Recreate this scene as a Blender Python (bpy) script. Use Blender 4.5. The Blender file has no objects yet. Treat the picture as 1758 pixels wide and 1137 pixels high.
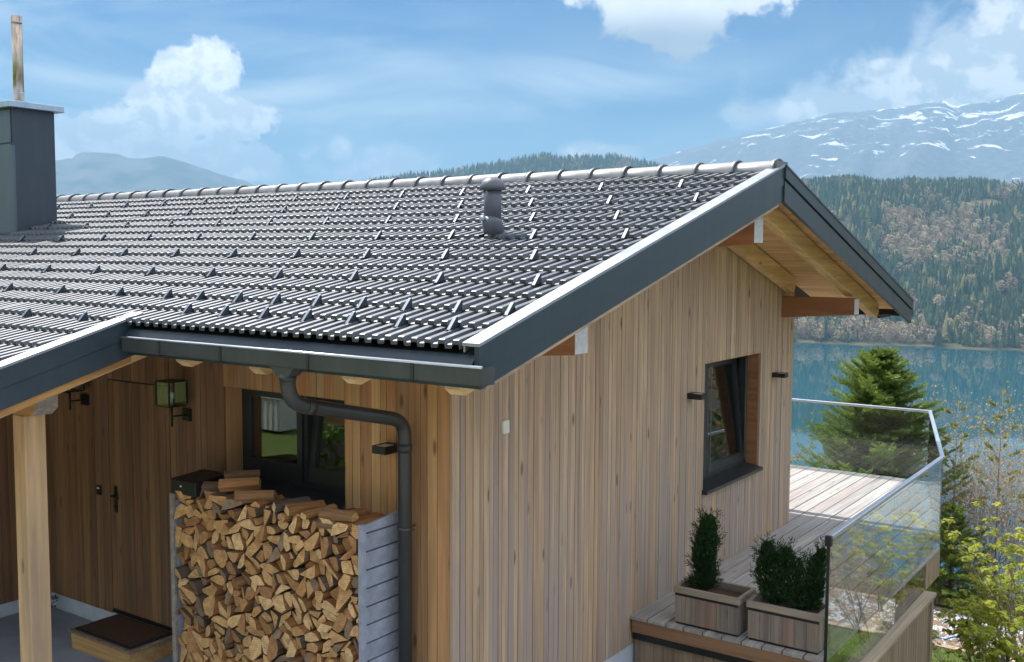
import bpy, math, random
from mathutils import Vector, Matrix, noise as mnoise
random.seed(7)
S = bpy.context.scene
COL = S.collection

# ------------------------------------------------------------------ camera
CAM = Vector((-5.5208, -4.3898, 3.3))
FWD = Vector((0.81519, 0.57420, -0.075895)).normalized()
RGT = Vector((0.57615, -0.81733, 0.004758)).normalized()
UPV = RGT.cross(FWD).normalized()
cd = bpy.data.cameras.new('camera')
cam = bpy.data.objects.new('camera', cd)
COL.objects.link(cam)
m = Matrix((RGT, UPV, -FWD)).transposed().to_4x4()
m.translation = CAM
cam.matrix_world = m
cd.sensor_width = 36.0
cd.lens = 1764.88 / 1758 * 36
cd.clip_start = 0.1
cd.clip_end = 40000
cd.dof.use_dof = True
cd.dof.focus_distance = 8.5
cd.dof.aperture_fstop = 6.3
S.camera = cam

# ------------------------------------------------------------------ light
SUN = Vector((0.27, 0.75, 1.0)).normalized()
sun_el = math.asin(SUN.z)
sun_rot = math.atan2(SUN.x, SUN.y)
ld = bpy.data.lights.new('sun', 'SUN')
ld.energy = 4.2
ld.angle = math.radians(0.53)
ld.color = (1.0, 0.955, 0.89)
lo = bpy.data.objects.new('sun', ld)
lo.rotation_euler = (-SUN).to_track_quat('-Z', 'Y').to_euler()
lo.location = (0, 0, 60)
COL.objects.link(lo)

S.view_settings.view_transform = 'Standard'
S.view_settings.look = 'None'
S.view_settings.gamma = 1
S.view_settings.use_curve_mapping = False
S.view_settings.exposure = 0.98
S.cycles.max_bounces = 8
S.cycles.transparent_max_bounces = 12
S.cycles.volume_bounces = 0
S.cycles.sample_clamp_indirect = 6
S.cycles.use_denoising = True

# ---- world: nishita sky and procedural clouds by compass direction
W = bpy.data.worlds.new('World')
S.world = W
W.use_nodes = True
nt = W.node_tree
nt.nodes.clear()


class NB:
    """small node-building helper"""
    def __init__(s, t): s.t = t
    def n(s, kind, **k):
        o = s.t.nodes.new(kind)
        for a, b in k.items(): setattr(o, a, b)
        return o
    def put(s, sock, v):
        if v is None: return
        if hasattr(v, 'is_linked') or isinstance(v, bpy.types.NodeSocket): s.t.links.new(v, sock)
        else: sock.default_value = v
    def math(s, op, a, b=None, c=None, clamp=False):
        o = s.n('ShaderNodeMath', operation=op); o.use_clamp = clamp
        s.put(o.inputs[0], a)
        if b is not None: s.put(o.inputs[1], b)
        if c is not None: s.put(o.inputs[2], c)
        return o.outputs[0]
    def vec(s, op, a, b=None):
        o = s.n('ShaderNodeVectorMath', operation=op)
        s.put(o.inputs[0], a)
        if b is not None: s.put(o.inputs[1], b)
        return o.outputs['Value'] if op in ('DOT_PRODUCT', 'LENGTH') else o.outputs[0]
    def noise(s, v, scale, det=6, rough=.55, dist=0, dim='3D'):
        o = s.n('ShaderNodeTexNoise'); o.noise_dimensions = dim
        s.put(o.inputs['Vector'], v)
        o.inputs['Scale'].default_value = scale; o.inputs['Detail'].default_value = det
        o.inputs['Roughness'].default_value = rough; o.inputs['Distortion'].default_value = dist
        return o.outputs['Fac'] if 'Fac' in o.outputs else o.outputs[0]
    def ss(s, v, a, b, lo=0., hi=1.):
        o = s.n('ShaderNodeMapRange', interpolation_type='SMOOTHSTEP')
        s.put(o.inputs[0], v)
        for i, q in enumerate((a, b, lo, hi)): s.put(o.inputs[i + 1], q)
        return o.outputs[0]
    def mix(s, f, a, b, blend='MIX'):
        o = s.n('ShaderNodeMix', data_type='RGBA', blend_type=blend)
        s.put(o.inputs[0], f); s.put(o.inputs[6], a); s.put(o.inputs[7], b)
        return o.outputs[2]
    def ramp(s, f, stops, interp='LINEAR'):
        o = s.n('ShaderNodeValToRGB'); r = o.color_ramp; r.interpolation = interp
        while len(r.elements) < len(stops): r.elements.new(0.5)
        for e, (p, c) in zip(r.elements, stops): e.position = p; e.color = (*c, 1)
        s.put(o.inputs[0], f)
        return o.outputs[0]
    def comb(s, x, y, z=0.):
        o = s.n('ShaderNodeCombineXYZ')
        for i, q in enumerate((x, y, z)): s.put(o.inputs[i], q)
        return o.outputs[0]
    def mapping(s, v, scale=(1, 1, 1), loc=(0, 0, 0)):
        o = s.n('ShaderNodeMapping'); s.put(o.inputs[0], v)
        s.put(o.inputs[1], loc); s.put(o.inputs[3], scale)
        return o.outputs[0]


b = NB(nt)
d = b.n('ShaderNodeTexCoord').outputs['Generated']
fh = Vector((FWD.x, FWD.y, 0)).normalized()
rh = Vector((fh.y, -fh.x, 0))
U = b.math('ARCTAN2', b.vec('DOT_PRODUCT', d, tuple(rh)), b.vec('DOT_PRODUCT', d, tuple(fh)))
dz = b.n('ShaderNodeSeparateXYZ'); nt.links.new(d, dz.inputs[0])
V = b.math('ARCSINE', dz.outputs[2])
uv = b.comb(U, V)
sky = b.n('ShaderNodeTexSky', sky_type='NISHITA')
sky.sun_disc = False
sky.sun_elevation = sun_el
sky.sun_rotation = sun_rot
sky.altitude = 600
sky.air_density = 1.15
sky.dust_density = 0.6
sky.ozone_density = 2.2
hsv = b.n('ShaderNodeHueSaturation')
hsv.inputs['Saturation'].default_value = 1.5
nt.links.new(sky.outputs[0], hsv.inputs['Color'])
skyc = b.vec('MULTIPLY', hsv.outputs[0], (.018, .19, .32))
fb = b.noise(uv, 22, 9, .58, .2)
fb2 = b.noise(b.vec('ADD', uv, (0.006, 0.012, 0)), 22, 9, .58, .2)
fbl = b.noise(uv, 9, 3, .5)


def P2A(x, y):
    return (x - 879) / 1830., (430 + (x - 879) * .0048 - y) / 1780.


def blob(x, y, rx, ry):
    u, v = P2A(x, y)
    du = b.math('MULTIPLY', b.math('SUBTRACT', U, u), 1800. / rx)
    dv = b.math('MULTIPLY', b.math('SUBTRACT', V, v), 1800. / ry)
    q = b.math('SQRT', b.math('ADD', b.math('MULTIPLY', du, du), b.math('MULTIPLY', dv, dv)))
    return b.math('SUBTRACT', 1.0, q)


def union(l):
    o = l[0]
    for q in l[1:]: o = b.math('SMOOTH_MAX', o, q, 0.15)
    return o


turb = b.math('MULTIPLY', b.math('SUBTRACT', fb, .5), 2.3)
cl1 = union([blob(*q) for q in ((368, 138, 62, 52), (305, 160, 66, 68), (335, 205, 130, 66), (415, 215, 70, 52), (250, 235, 150, 52), (330, 262, 190, 34))])
cl2 = union([blob(*q) for q in ((1165, -5, 185, 108), (1040, -30, 120, 70), (1270, 0, 75, 66), (1170, 40, 105, 68))])
cl3 = union([blob(*q) for q in ((1740, 120, 170, 90), (1600, 175, 230, 58), (1505, 132, 32, 12), (1400, 200, 130, 30), (1790, 60, 80, 40), (1030, 262, 60, 18), (578, 257, 22, 24), (668, 274, 70, 26), (650, 300, 110, 26), (180, 285, 160, 50), (60, 300, 200, 60), (350, 290, 110, 30), (2000, 120, 200, 80), (-300, 180, 250, 90), (2300, 40, 150, 60))])
# bright clouds added outside the view to lift light on the shaded walls
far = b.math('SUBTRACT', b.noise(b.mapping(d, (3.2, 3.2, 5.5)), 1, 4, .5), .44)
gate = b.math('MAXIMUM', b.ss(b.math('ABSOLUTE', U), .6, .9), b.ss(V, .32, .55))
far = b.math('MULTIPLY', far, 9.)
m1 = b.ss(b.math('ADD', cl1, turb), .06, .30)
m2 = b.ss(b.math('ADD', cl2, turb), .05, .34)
m3 = b.ss(b.math('ADD', cl3, b.math('MULTIPLY', turb, 1.2)), -.42, .38, 0, .96)
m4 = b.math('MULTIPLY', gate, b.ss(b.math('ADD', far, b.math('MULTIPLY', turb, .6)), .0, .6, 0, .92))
lit = b.ss(b.math('SUBTRACT', fb2, fb), -.055, .075)         # billow shading
body = b.ss(fbl, .32, .62)
v1 = b.ss(V, P2A(300, 262)[1], P2A(300, 190)[1])
v2 = b.ss(V, P2A(1160, 80)[1], P2A(1160, 20)[1], .25, 1.)
sh1 = b.math('MULTIPLY', b.math('ADD', b.math('MULTIPLY', lit, .45), .55), b.math('ADD', b.math('MULTIPLY', v1, .35), .65))
sh2 = b.math('MULTIPLY', b.math('ADD', b.math('MULTIPLY', body, .45), .55), v2)
DARK, WHITE = (1.9, 2.2, 2.6, 1), (7.6, 7.5, 7.4, 1)
c1 = b.mix(sh1, DARK, WHITE)
c2 = b.mix(sh2, (1.6, 1.9, 2.3, 1), (6.4, 6.3, 6.3, 1))
c3 = b.mix(b.math('MULTIPLY', lit, 1.0), (3.6, 3.9, 4.2, 1), (6.2, 6.1, 6.1, 1))
c4 = b.mix(b.math('MULTIPLY', lit, 1.0), (8.0, 8.2, 8.6, 1), (13, 12.8, 12.6, 1))  # out-of-view clouds, brightened as fill light
wis = b.noise(b.mapping(uv, (2.6, 8, 1), (3.1, .4, 0)), 1, 9, .55, 1.6)
wis2 = b.noise(b.mapping(uv, (1.6, 3.2, 1), (7.1, 2.4, 0)), 1, 3, .5)
wisp = b.math('MULTIPLY', b.ss(wis, .34, .70, 0, .95), b.ss(wis2, .38, .62, .08, 1.))
hz = b.ss(V, .0, .15, .75, 0.)
low = b.mix(hz, skyc, (3.7, 4.3, 4.6, 1))
o1 = b.mix(wisp, low, (4.0, 4.6, 5.0, 1))
o1 = b.mix(m3, o1, c3)
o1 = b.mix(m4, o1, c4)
o1 = b.mix(m1, o1, c1)
o1 = b.mix(m2, o1, c2)
below = b.ss(V, -.06, -.005)
o1 = b.mix(below, (3.2, 3.6, 3.8, 1), o1)
bg = b.n('ShaderNodeBackground')
nt.links.new(o1, bg.inputs[0])
bg.inputs[1].default_value = 0.12
wo = b.n('ShaderNodeOutputWorld')
nt.links.new(bg.outputs[0], wo.inputs[0])

# ------------------------------------------------------------------ material helpers
def mat(name):
    mm = bpy.data.materials.new(name)
    mm.use_nodes = True
    t = mm.node_tree
    t.nodes.clear()
    q = NB(t)
    p = q.n('ShaderNodeBsdfPrincipled')
    out = q.n('ShaderNodeOutputMaterial')
    t.links.new(p.outputs[0], out.inputs[0])
    return mm, q, p


def plain(name, col, rough=.5, metal=0., var=.12, scale=12., bump=.0, spec=.5, rand=0.):
    mm, q, p = mat(name)
    tc = q.n('ShaderNodeTexCoord').outputs['Object']
    nz = q.noise(tc, scale, 6, .6)
    f = q.ss(nz, .3, .7, 1 - var, 1 + var)
    if name.endswith(('metal', 'coating')):
        dst = q.noise(q.mapping(tc, (9, 9, .8)), 1, 6, .65, .4)
        f = q.math('MULTIPLY', f, q.ss(dst, .35, .75, .95, 1.12))
    if rand:
        oi = q.n('ShaderNodeObjectInfo').outputs['Random']
        f = q.math('MULTIPLY', f, q.math('ADD', 1 - rand, q.math('MULTIPLY', oi, 2 * rand)))
    c = q.vec('MULTIPLY', (*col,), q.comb(f, f, f))
    q.put(p.inputs['Base Color'], c)
    q.put(p.inputs['Roughness'], q.ss(nz, .2, .8, rough * .85, min(1, rough * 1.15)))
    p.inputs['Metallic'].default_value = metal
    p.inputs['Specular IOR Level'].default_value = spec
    if bump:
        bm_ = q.n('ShaderNodeBump'); bm_.inputs['Strength'].default_value = bump; bm_.inputs['Distance'].default_value = .01
        q.put(bm_.inputs['Height'], nz); q.t.links.new(bm_.outputs[0], p.inputs['Normal'])
    return mm


def wood(name, cols, axis='Z', rough=.75, grain=.35, knots=.5, fine=1., grey=0.):
    """long-grained wood: per-object hue, fibres along AXIS, sparse knots, weathering"""
    mm, q, p = mat(name)
    tc = q.n('ShaderNodeTexCoord').outputs['Object']
    oi = q.n('ShaderNodeObjectInfo').outputs['Random']
    off = q.comb(q.math('MULTIPLY', oi, 37.), q.math('MULTIPLY', oi, 91.), q.math('MULTIPLY', oi, 53.))
    v = q.vec('ADD', tc, off)
    i = 'XYZ'.index(axis)
    sc = [34. * fine] * 3; sc[i] = 1.1
    g = q.noise(q.mapping(v, tuple(sc)), 1, 8, .62, .35)
    sc2 = [6.] * 3; sc2[i] = .55
    g2 = q.noise(q.mapping(v, tuple(sc2)), 1, 4, .5, .5)
    base = q.ramp(oi, [(k / (len(cols) - 1) if len(cols) > 1 else 0, c) for k, c in enumerate(cols)])
    f = q.math('ADD', 1 - grain * .5, q.math('MULTIPLY', q.ss(g, .3, .7), grain))
    f = q.math('MULTIPLY', f, q.ss(g2, .25, .75, .78, 1.18))
    c = q.vec('MULTIPLY', base, q.comb(f, f, f))
    if knots:
        vo = q.n('ShaderNodeTexVoronoi'); vo.feature = 'F1'
        sk = [7.] * 3; sk[i] = 2.1
        q.put(vo.inputs['Vector'], q.mapping(v, tuple(sk))); vo.inputs['Scale'].default_value = 1
        kn = q.ss(vo.outputs['Distance'], .05, .17, knots, 0.)
        c = q.mix(kn, c, (.09, .045, .02, 1))
    if grey:
        # silvering: patchy, and stronger low down where rain splash reaches
        gl = q.n('ShaderNodeNewGeometry').outputs['Position']; gz_ = q.n('ShaderNodeSeparateXYZ'); q.t.links.new(gl, gz_.inputs[0])
        low_ = q.ss(gz_.outputs[2], 2.6, .2, .35, 1.3)
        gn = q.math('MULTIPLY', q.ss(q.noise(q.mapping(v, tuple(s * .35 for s in sc2)), 1, 3), .38, .62, 0, grey), low_, clamp=True)
        c = q.mix(gn, c, (.37, .305, .285, 1))
    q.put(p.inputs['Base Color'], c)
    p.inputs['Roughness'].default_value = rough
    p.inputs['Specular IOR Level'].default_value = .3
    bm_ = q.n('ShaderNodeBump'); bm_.inputs['Strength'].default_value = .25; bm_.inputs['Distance'].default_value = .004
    q.put(bm_.inputs['Height'], g); q.t.links.new(bm_.outputs[0], p.inputs['Normal'])
    return mm


M = {}
M['gable_wood'] = wood('weathered_larch', [(0.488, 0.326, 0.204), (0.44, 0.288, 0.19), (0.544, 0.375, 0.233), (0.464, 0.307, 0.201), (0.4, 0.273, 0.197), (0.52, 0.341, 0.197), (0.44, 0.303, 0.212), (0.56, 0.39, 0.247), (0.472, 0.322, 0.222)], 'Z', grey=.62, grain=.36, knots=.85)
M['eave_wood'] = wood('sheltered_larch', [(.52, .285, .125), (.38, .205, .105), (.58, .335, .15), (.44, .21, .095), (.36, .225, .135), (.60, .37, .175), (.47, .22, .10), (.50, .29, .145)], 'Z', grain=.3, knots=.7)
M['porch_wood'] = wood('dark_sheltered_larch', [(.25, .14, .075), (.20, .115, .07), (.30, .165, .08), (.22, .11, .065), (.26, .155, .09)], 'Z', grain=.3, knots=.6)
M['beam_y'] = wood('orange_beam_timber', [(.52, .28, .10), (.46, .24, .085)], 'Y', knots=.6, grain=.3, fine=.6)
M['beam_x'] = wood('rafter_timber', [(.76, .52, .28), (.72, .48, .24)], 'X', knots=.7, grain=.3, fine=.6)
M['orange_x'] = wood('orange_rafter_timber', [(.52, .27, .095), (.50, .25, .09)], 'X', knots=.5, grain=.3, fine=.6)
M['brown_beam'] = wood('brown_beam_timber', [(.36, .16, .075), (.34, .15, .07)], 'Y', knots=.2, grain=.3, fine=.6)
M['post'] = wood('post_timber', [(.68, .44, .23), (.68, .44, .23)], 'Z', knots=.6, grain=.35, fine=.5, grey=.3)
M['soffit'] = wood('soffit_board', [(.70, .43, .21), (.76, .49, .25), (.65, .40, .19)], 'Y', knots=.2, grain=.25)
M['trim_wood'] = wood('rake_trim_wood', [(.50, .38, .27), (.47, .36, .26)], 'X', knots=.1)
M['deck'] = wood('weathered_deck', [(.37, .355, .34), (.43, .415, .40), (.33, .32, .31), (.385, .365, .345)], 'X', knots=.45, grain=.5, grey=.4)
M['deck_edge'] = wood('deck_edge_timber', [(.27, .15, .085), (.25, .14, .08)], 'Y', knots=.5)
M['cladding'] = wood('deck_cladding', [(.34, .24, .17), (.29, .21, .15), (.38, .27, .19)], 'Z')
M['coping'] = wood('coping_timber', [(.40, .31, .22), (.42, .33, .24)], 'X', knots=.3)
M['planter'] = wood('planter_board', [(.27, .215, .18), (.24, .20, .175), (.30, .235, .19), (.27, .175, .14)], 'Z')
M['planter_rim'] = wood('planter_rim', [(.32, .26, .21), (.34, .28, .22)], 'Y', knots=0)
M['step'] = wood('step_timber', [(.50, .30, .12), (.55, .33, .14)], 'Y', knots=.3)
M['rack'] = plain('rack_paint', (.30, .32, .40), .75, var=.2, scale=9, bump=.2, rand=.08)
M['end_paint'] = plain('end_grain_paint', (.55, .56, .58), .7, var=.12, scale=25)
M['old_end'] = plain('weathered_end_grain', (.34, .30, .27), .8, var=.25, scale=22)
M['pale_end'] = plain('pale_end_grain', (.62, .47, .30), .8, var=.15, scale=20)
M['metal'] = plain('anthracite_metal', (.030, .046, .062), .38, 0., .06, 3, spec=.5)
M['metal_grey'] = plain('gutter_metal', (.075, .08, .08), .34, .35, .08, 4)
M['chimney'] = plain('chimney_metal', (.050, .062, .085), .45, 0., .06, 3)
M['chimney_l'] = plain('chimney_panel_metal', (.10, .13, .165), .4, 0., .06, 3)
M['cap'] = plain('chimney_cap_metal', (.45, .52, .62), .42, .6, .06, 5)
M['steel'] = plain('flue_steel', (.52, .42, .33), .30, .85, .08, 5)
M['rail'] = plain('brushed_rail_steel', (.62, .66, .74), .36, .85, .015, 3)
M['pipe'] = plain('downpipe_coating', (.035, .036, .036), .33, .0, .08, 6)
M['vent'] = plain('vent_plastic', (.12, .125, .16), .42, 0, .1, 8)
M['frame'] = plain('window_frame_paint', (.022, .025, .030), .4, 0, .06, 5)
M['frame_edge'] = plain('window_rebate_metal', (.20, .21, .23), .35, .6, .05, 8)
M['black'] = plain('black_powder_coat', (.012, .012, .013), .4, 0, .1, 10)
M['white'] = plain('white_plastic', (.72, .70, .64), .5, 0, .05, 10)
M['plinth'] = plain('plinth_render', (.58, .62, .70), .9, 0, .07, 8, .2)
M['concrete'] = plain('porch_concrete', (.28, .32, .39), .85, 0, .14, 2.2, .15)
M['mat_brown'] = plain('coir_mat', (.075, .035, .018), .95, 0, .3, 90, .6)
M['mat_edge'] = plain('mat_rubber', (.02, .018, .016), .8, 0, .2, 40)
M['core'] = plain('wall_membrane', (.018, .014, .012), .95)
M['soil'] = plain('potting_soil', (.075, .042, .028), .95, 0, .35, 40, .8)
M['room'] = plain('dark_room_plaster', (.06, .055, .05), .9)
M['curtain'] = plain('beige_curtain', (.24, .18, .12), .9, 0, .1, 10)
M['curtain_d'] = plain('dark_curtain', (.07, .062, .055), .9, 0, .2, 10)
M['lens'] = plain('frosted_lamp_lens', (.75, .78, .8), .35)
M['brass'] = plain('lantern_glass_frame', (.02, .02, .02), .4)
M['bark'] = plain('bark', (.085, .065, .05), .95, 0, .35, 30, .8)
M['twig'] = plain('twig_bark', (.30, .24, .20), .9, 0, .3, 20, rand=.25)
M['grassblade'] = plain('grass_blade', (.11, .18, .04), .7, 0, .35, 3)
M['fleece'] = plain('container_plastic', (.62, .62, .60), .5, 0, .05, 5)
M['hose'] = plain('blue_hose', (.10, .25, .42), .4)


def tile_mat():
    mm, q, p = mat('engobed_roof_tile')
    oi = q.n('ShaderNodeObjectInfo').outputs['Random']
    tc = q.n('ShaderNodeTexCoord').outputs['Object']
    nz = q.noise(tc, 30, 5, .6)
    f = q.math('MULTIPLY', q.ss(nz, .3, .7, .8, 1.2), q.math('ADD', .85, q.math('MULTIPLY', oi, .3)))
    q.put(p.inputs['Base Color'], q.vec('MULTIPLY', (.020, .025, .038), q.comb(f, f, f)))
    q.put(p.inputs['Roughness'], q.math('ADD', q.math('MULTIPLY', oi, .06), q.ss(nz, .3, .7, .36, .46)))
    p.inputs['Specular IOR Level'].default_value = 1.0
    p.inputs['Specular Tint'].default_value = (.88, .93, 1.0, 1)
    p.inputs['Coat Weight'].default_value = .6; p.inputs['Coat Roughness'].default_value = .5; p.inputs['Coat IOR'].default_value = 1.6
    return mm


M['tile'] = tile_mat()
M['ridge'] = plain('ridge_tile_coating', (.12, .13, .145), .5, 0, .1, 12, rand=.1, spec=1.)


def glass_mat(name, tint=(.93, .97, .95), refl=1.0, dark=0.):
    mm = bpy.data.materials.new(name); mm.use_nodes = True
    t = mm.node_tree; t.nodes.clear(); q = NB(t)
    fr = q.n('ShaderNodeFresnel'); bf = q.n('ShaderNodeNewGeometry').outputs['Backfacing']
    q.put(fr.inputs[0], q.math('ADD', 1.5, q.math('MULTIPLY', bf, 1 / 1.5 - 1.5)))
    tr = q.n('ShaderNodeBsdfTransparent'); tr.inputs[0].default_value = (*tint, 1)
    gl = q.n('ShaderNodeBsdfGlossy'); gl.inputs['Roughness'].default_value = 0.004
    mx = q.n('ShaderNodeMixShader')
    f = q.math('MULTIPLY', fr.outputs[0], refl, clamp=True)
    t.links.new(f, mx.inputs[0]); t.links.new(tr.outputs[0], mx.inputs[1]); t.links.new(gl.outputs[0], mx.inputs[2])
    o = q.n('ShaderNodeOutputMaterial'); t.links.new(mx.outputs[0], o.inputs[0])
    return mm


M['glass'] = glass_mat('balustrade_glass', (.90, .95, .93), 1.35)
M['pane'] = glass_mat('window_glass', (.70, .74, .73), 3.6)
M['pane_b'] = glass_mat('gable_window_glass', (.78, .82, .81), 1.2)


def log_mats():
    mm, q, p = mat('split_log_end')
    tc = q.n('ShaderNodeTexCoord').outputs['Object']
    oi = q.n('ShaderNodeObjectInfo').outputs['Random']
    base = q.ramp(oi, [(0, (.74, .46, .20)), (.18, (.60, .31, .12)), (.35, (.78, .54, .28)), (.5, (.66, .38, .16)), (.65, (.52, .26, .10)), (.78, (.84, .62, .36)), (.9, (.36, .22, .12)), (1, (.74, .48, .24))])
    off = q.comb(q.math('MULTIPLY', oi, 31.), q.math('MULTIPLY', oi, 17.), q.math('MULTIPLY', oi, 71.))
    v = q.vec('ADD', tc, off)
    wv = q.n('ShaderNodeTexWave', wave_type='RINGS', rings_direction='X'); q.put(wv.inputs['Vector'], v)
    wv.inputs['Scale'].default_value = 22; wv.inputs['Distortion'].default_value = 3; wv.inputs['Detail'].default_value = 3
    nz = q.noise(q.mapping(v, (6, 22, 22)), 1, 7, .65)
    f = q.math('MULTIPLY', q.ss(nz, .25, .75, .68, 1.25), q.ss(wv.outputs['Fac'], 0, 1, .88, 1.06))
    q.put(p.inputs['Base Color'], q.vec('MULTIPLY', base, q.comb(f, f, f)))
    p.inputs['Roughness'].default_value = .85; p.inputs['Specular IOR Level'].default_value = .2
    bm_ = q.n('ShaderNodeBump'); bm_.inputs['Strength'].default_value = .5; bm_.inputs['Distance'].default_value = .01
    q.put(bm_.inputs['Height'], nz); q.t.links.new(bm_.outputs[0], p.inputs['Normal'])
    M['log_end'] = mm
    for nm, stops in (('pale', [(0, (.82, .54, .27)), (1, (.74, .45, .20))]), ('orange', [(0, (.70, .42, .19)), (1, (.60, .33, .14))]), ('brown', [(0, (.52, .28, .11)), (1, (.44, .22, .10))]), ('grey', [(0, (.34, .24, .16)), (1, (.26, .18, .12))])):
        m2 = mm.copy(); m2.name = nm + '_log_end'
        rp = [n for n in m2.node_tree.nodes if n.type == 'VALTORGB'][0].color_ramp
        while len(rp.elements) > 2: rp.elements.remove(rp.elements[-1])
        for e_, (p_, c_) in zip(rp.elements, stops): e_.position = p_; e_.color = (*c_, 1)
        M['log_' + nm] = m2
    mm, q, p = mat('split_log_side')
    tc = q.n('ShaderNodeTexCoord').outputs['Object']
    oi = q.n('ShaderNodeObjectInfo').outputs['Random']
    base = q.ramp(oi, [(0, (.44, .22, .09)), (.3, (.34, .16, .065)), (.5, (.52, .28, .12)), (.62, (.13, .10, .08)), (.8, (.16, .115, .085)), (1, (.42, .21, .09))])
    nz = q.noise(q.mapping(tc, (3, 40, 40)), 1, 7, .65, .4)
    f = q.ss(nz, .25, .75, .6, 1.25)
    q.put(p.inputs['Base Color'], q.vec('MULTIPLY', base, q.comb(f, f, f)))
    p.inputs['Roughness'].default_value = .9; p.inputs['Specular IOR Level'].default_value = .15
    M['log_side'] = mm


log_mats()


def leaf_mat(name, c0, c1, trans=.35, rough=.55, scale=3.):
    mm, q, p = mat(name)
    tc = q.n('ShaderNodeTexCoord').outputs['Object']
    nz = q.noise(tc, scale, 5, .7)
    wn = q.n('ShaderNodeTexWhiteNoise'); wn.noise_dimensions = '3D'
    q.put(wn.inputs['Vector'], q.vec('SNAP', tc, (.04, .04, .04)))
    f = q.math('ADD', q.math('MULTIPLY', q.ss(nz, .3, .7), .6), q.math('MULTIPLY', wn.outputs[0], .4))
    c = q.mix(f, (*c0, 1), (*c1, 1))
    q.put(p.inputs['Base Color'], c)
    p.inputs['Roughness'].default_value = rough
    p.inputs['Specular IOR Level'].default_value = .3
    tl = q.n('ShaderNodeBsdfTranslucent'); q.put(tl.inputs[0], q.mix(.5, c, (*c1, 1)))
    mx = q.n('ShaderNodeMixShader'); mx.inputs[0].default_value = trans
    out = [n for n in q.t.nodes if n.type == 'OUTPUT_MATERIAL'][0]
    q.t.links.new(p.outputs[0], mx.inputs[1]); q.t.links.new(tl.outputs[0], mx.inputs[2]); q.t.links.new(mx.outputs[0], out.inputs[0])
    return mm


M['spruce'] = leaf_mat('spruce_needles', (.04, .10, .015), (.28, .37, .07), .35)
M['yew'] = leaf_mat('planter_conifer_needles', (.012, .035, .010), (.035, .085, .02), .2)
M['maple'] = leaf_mat('young_maple_leaf', (.30, .38, .04), (.62, .60, .10), .5)
M['budleaf'] = leaf_mat('shrub_bud', (.22, .24, .07), (.42, .38, .13), .45)
M['tanleaf'] = leaf_mat('dry_shrub_leaf', (.38, .27, .18), (.52, .42, .28), .35)
M['hedge'] = leaf_mat('hedge_leaf', (.03, .07, .012), (.14, .22, .03), .3)

# ------------------------------------------------------------------ object helpers
WL = {}


def link(o, parent=None, loc=(0, 0, 0), rz=0.):
    COL.objects.link(o)
    loc = Vector(loc)
    WL[o.name] = loc
    if parent is not None:
        o.parent = parent
        o.location = loc - WL[parent.name]
    else:
        o.location = loc
    if rz: o.rotation_euler.z = rz
    return o


def tag(o, label=None, cat=None, group=None, kind=None):
    if label: o['label'] = label
    if cat: o['category'] = cat
    if group: o['group'] = group
    if kind: o['kind'] = kind
    return o


def empty(name, loc=(0, 0, 0), parent=None):
    e = bpy.data.objects.new(name, None)
    e.empty_display_size = .1
    return link(e, parent, loc)


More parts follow.
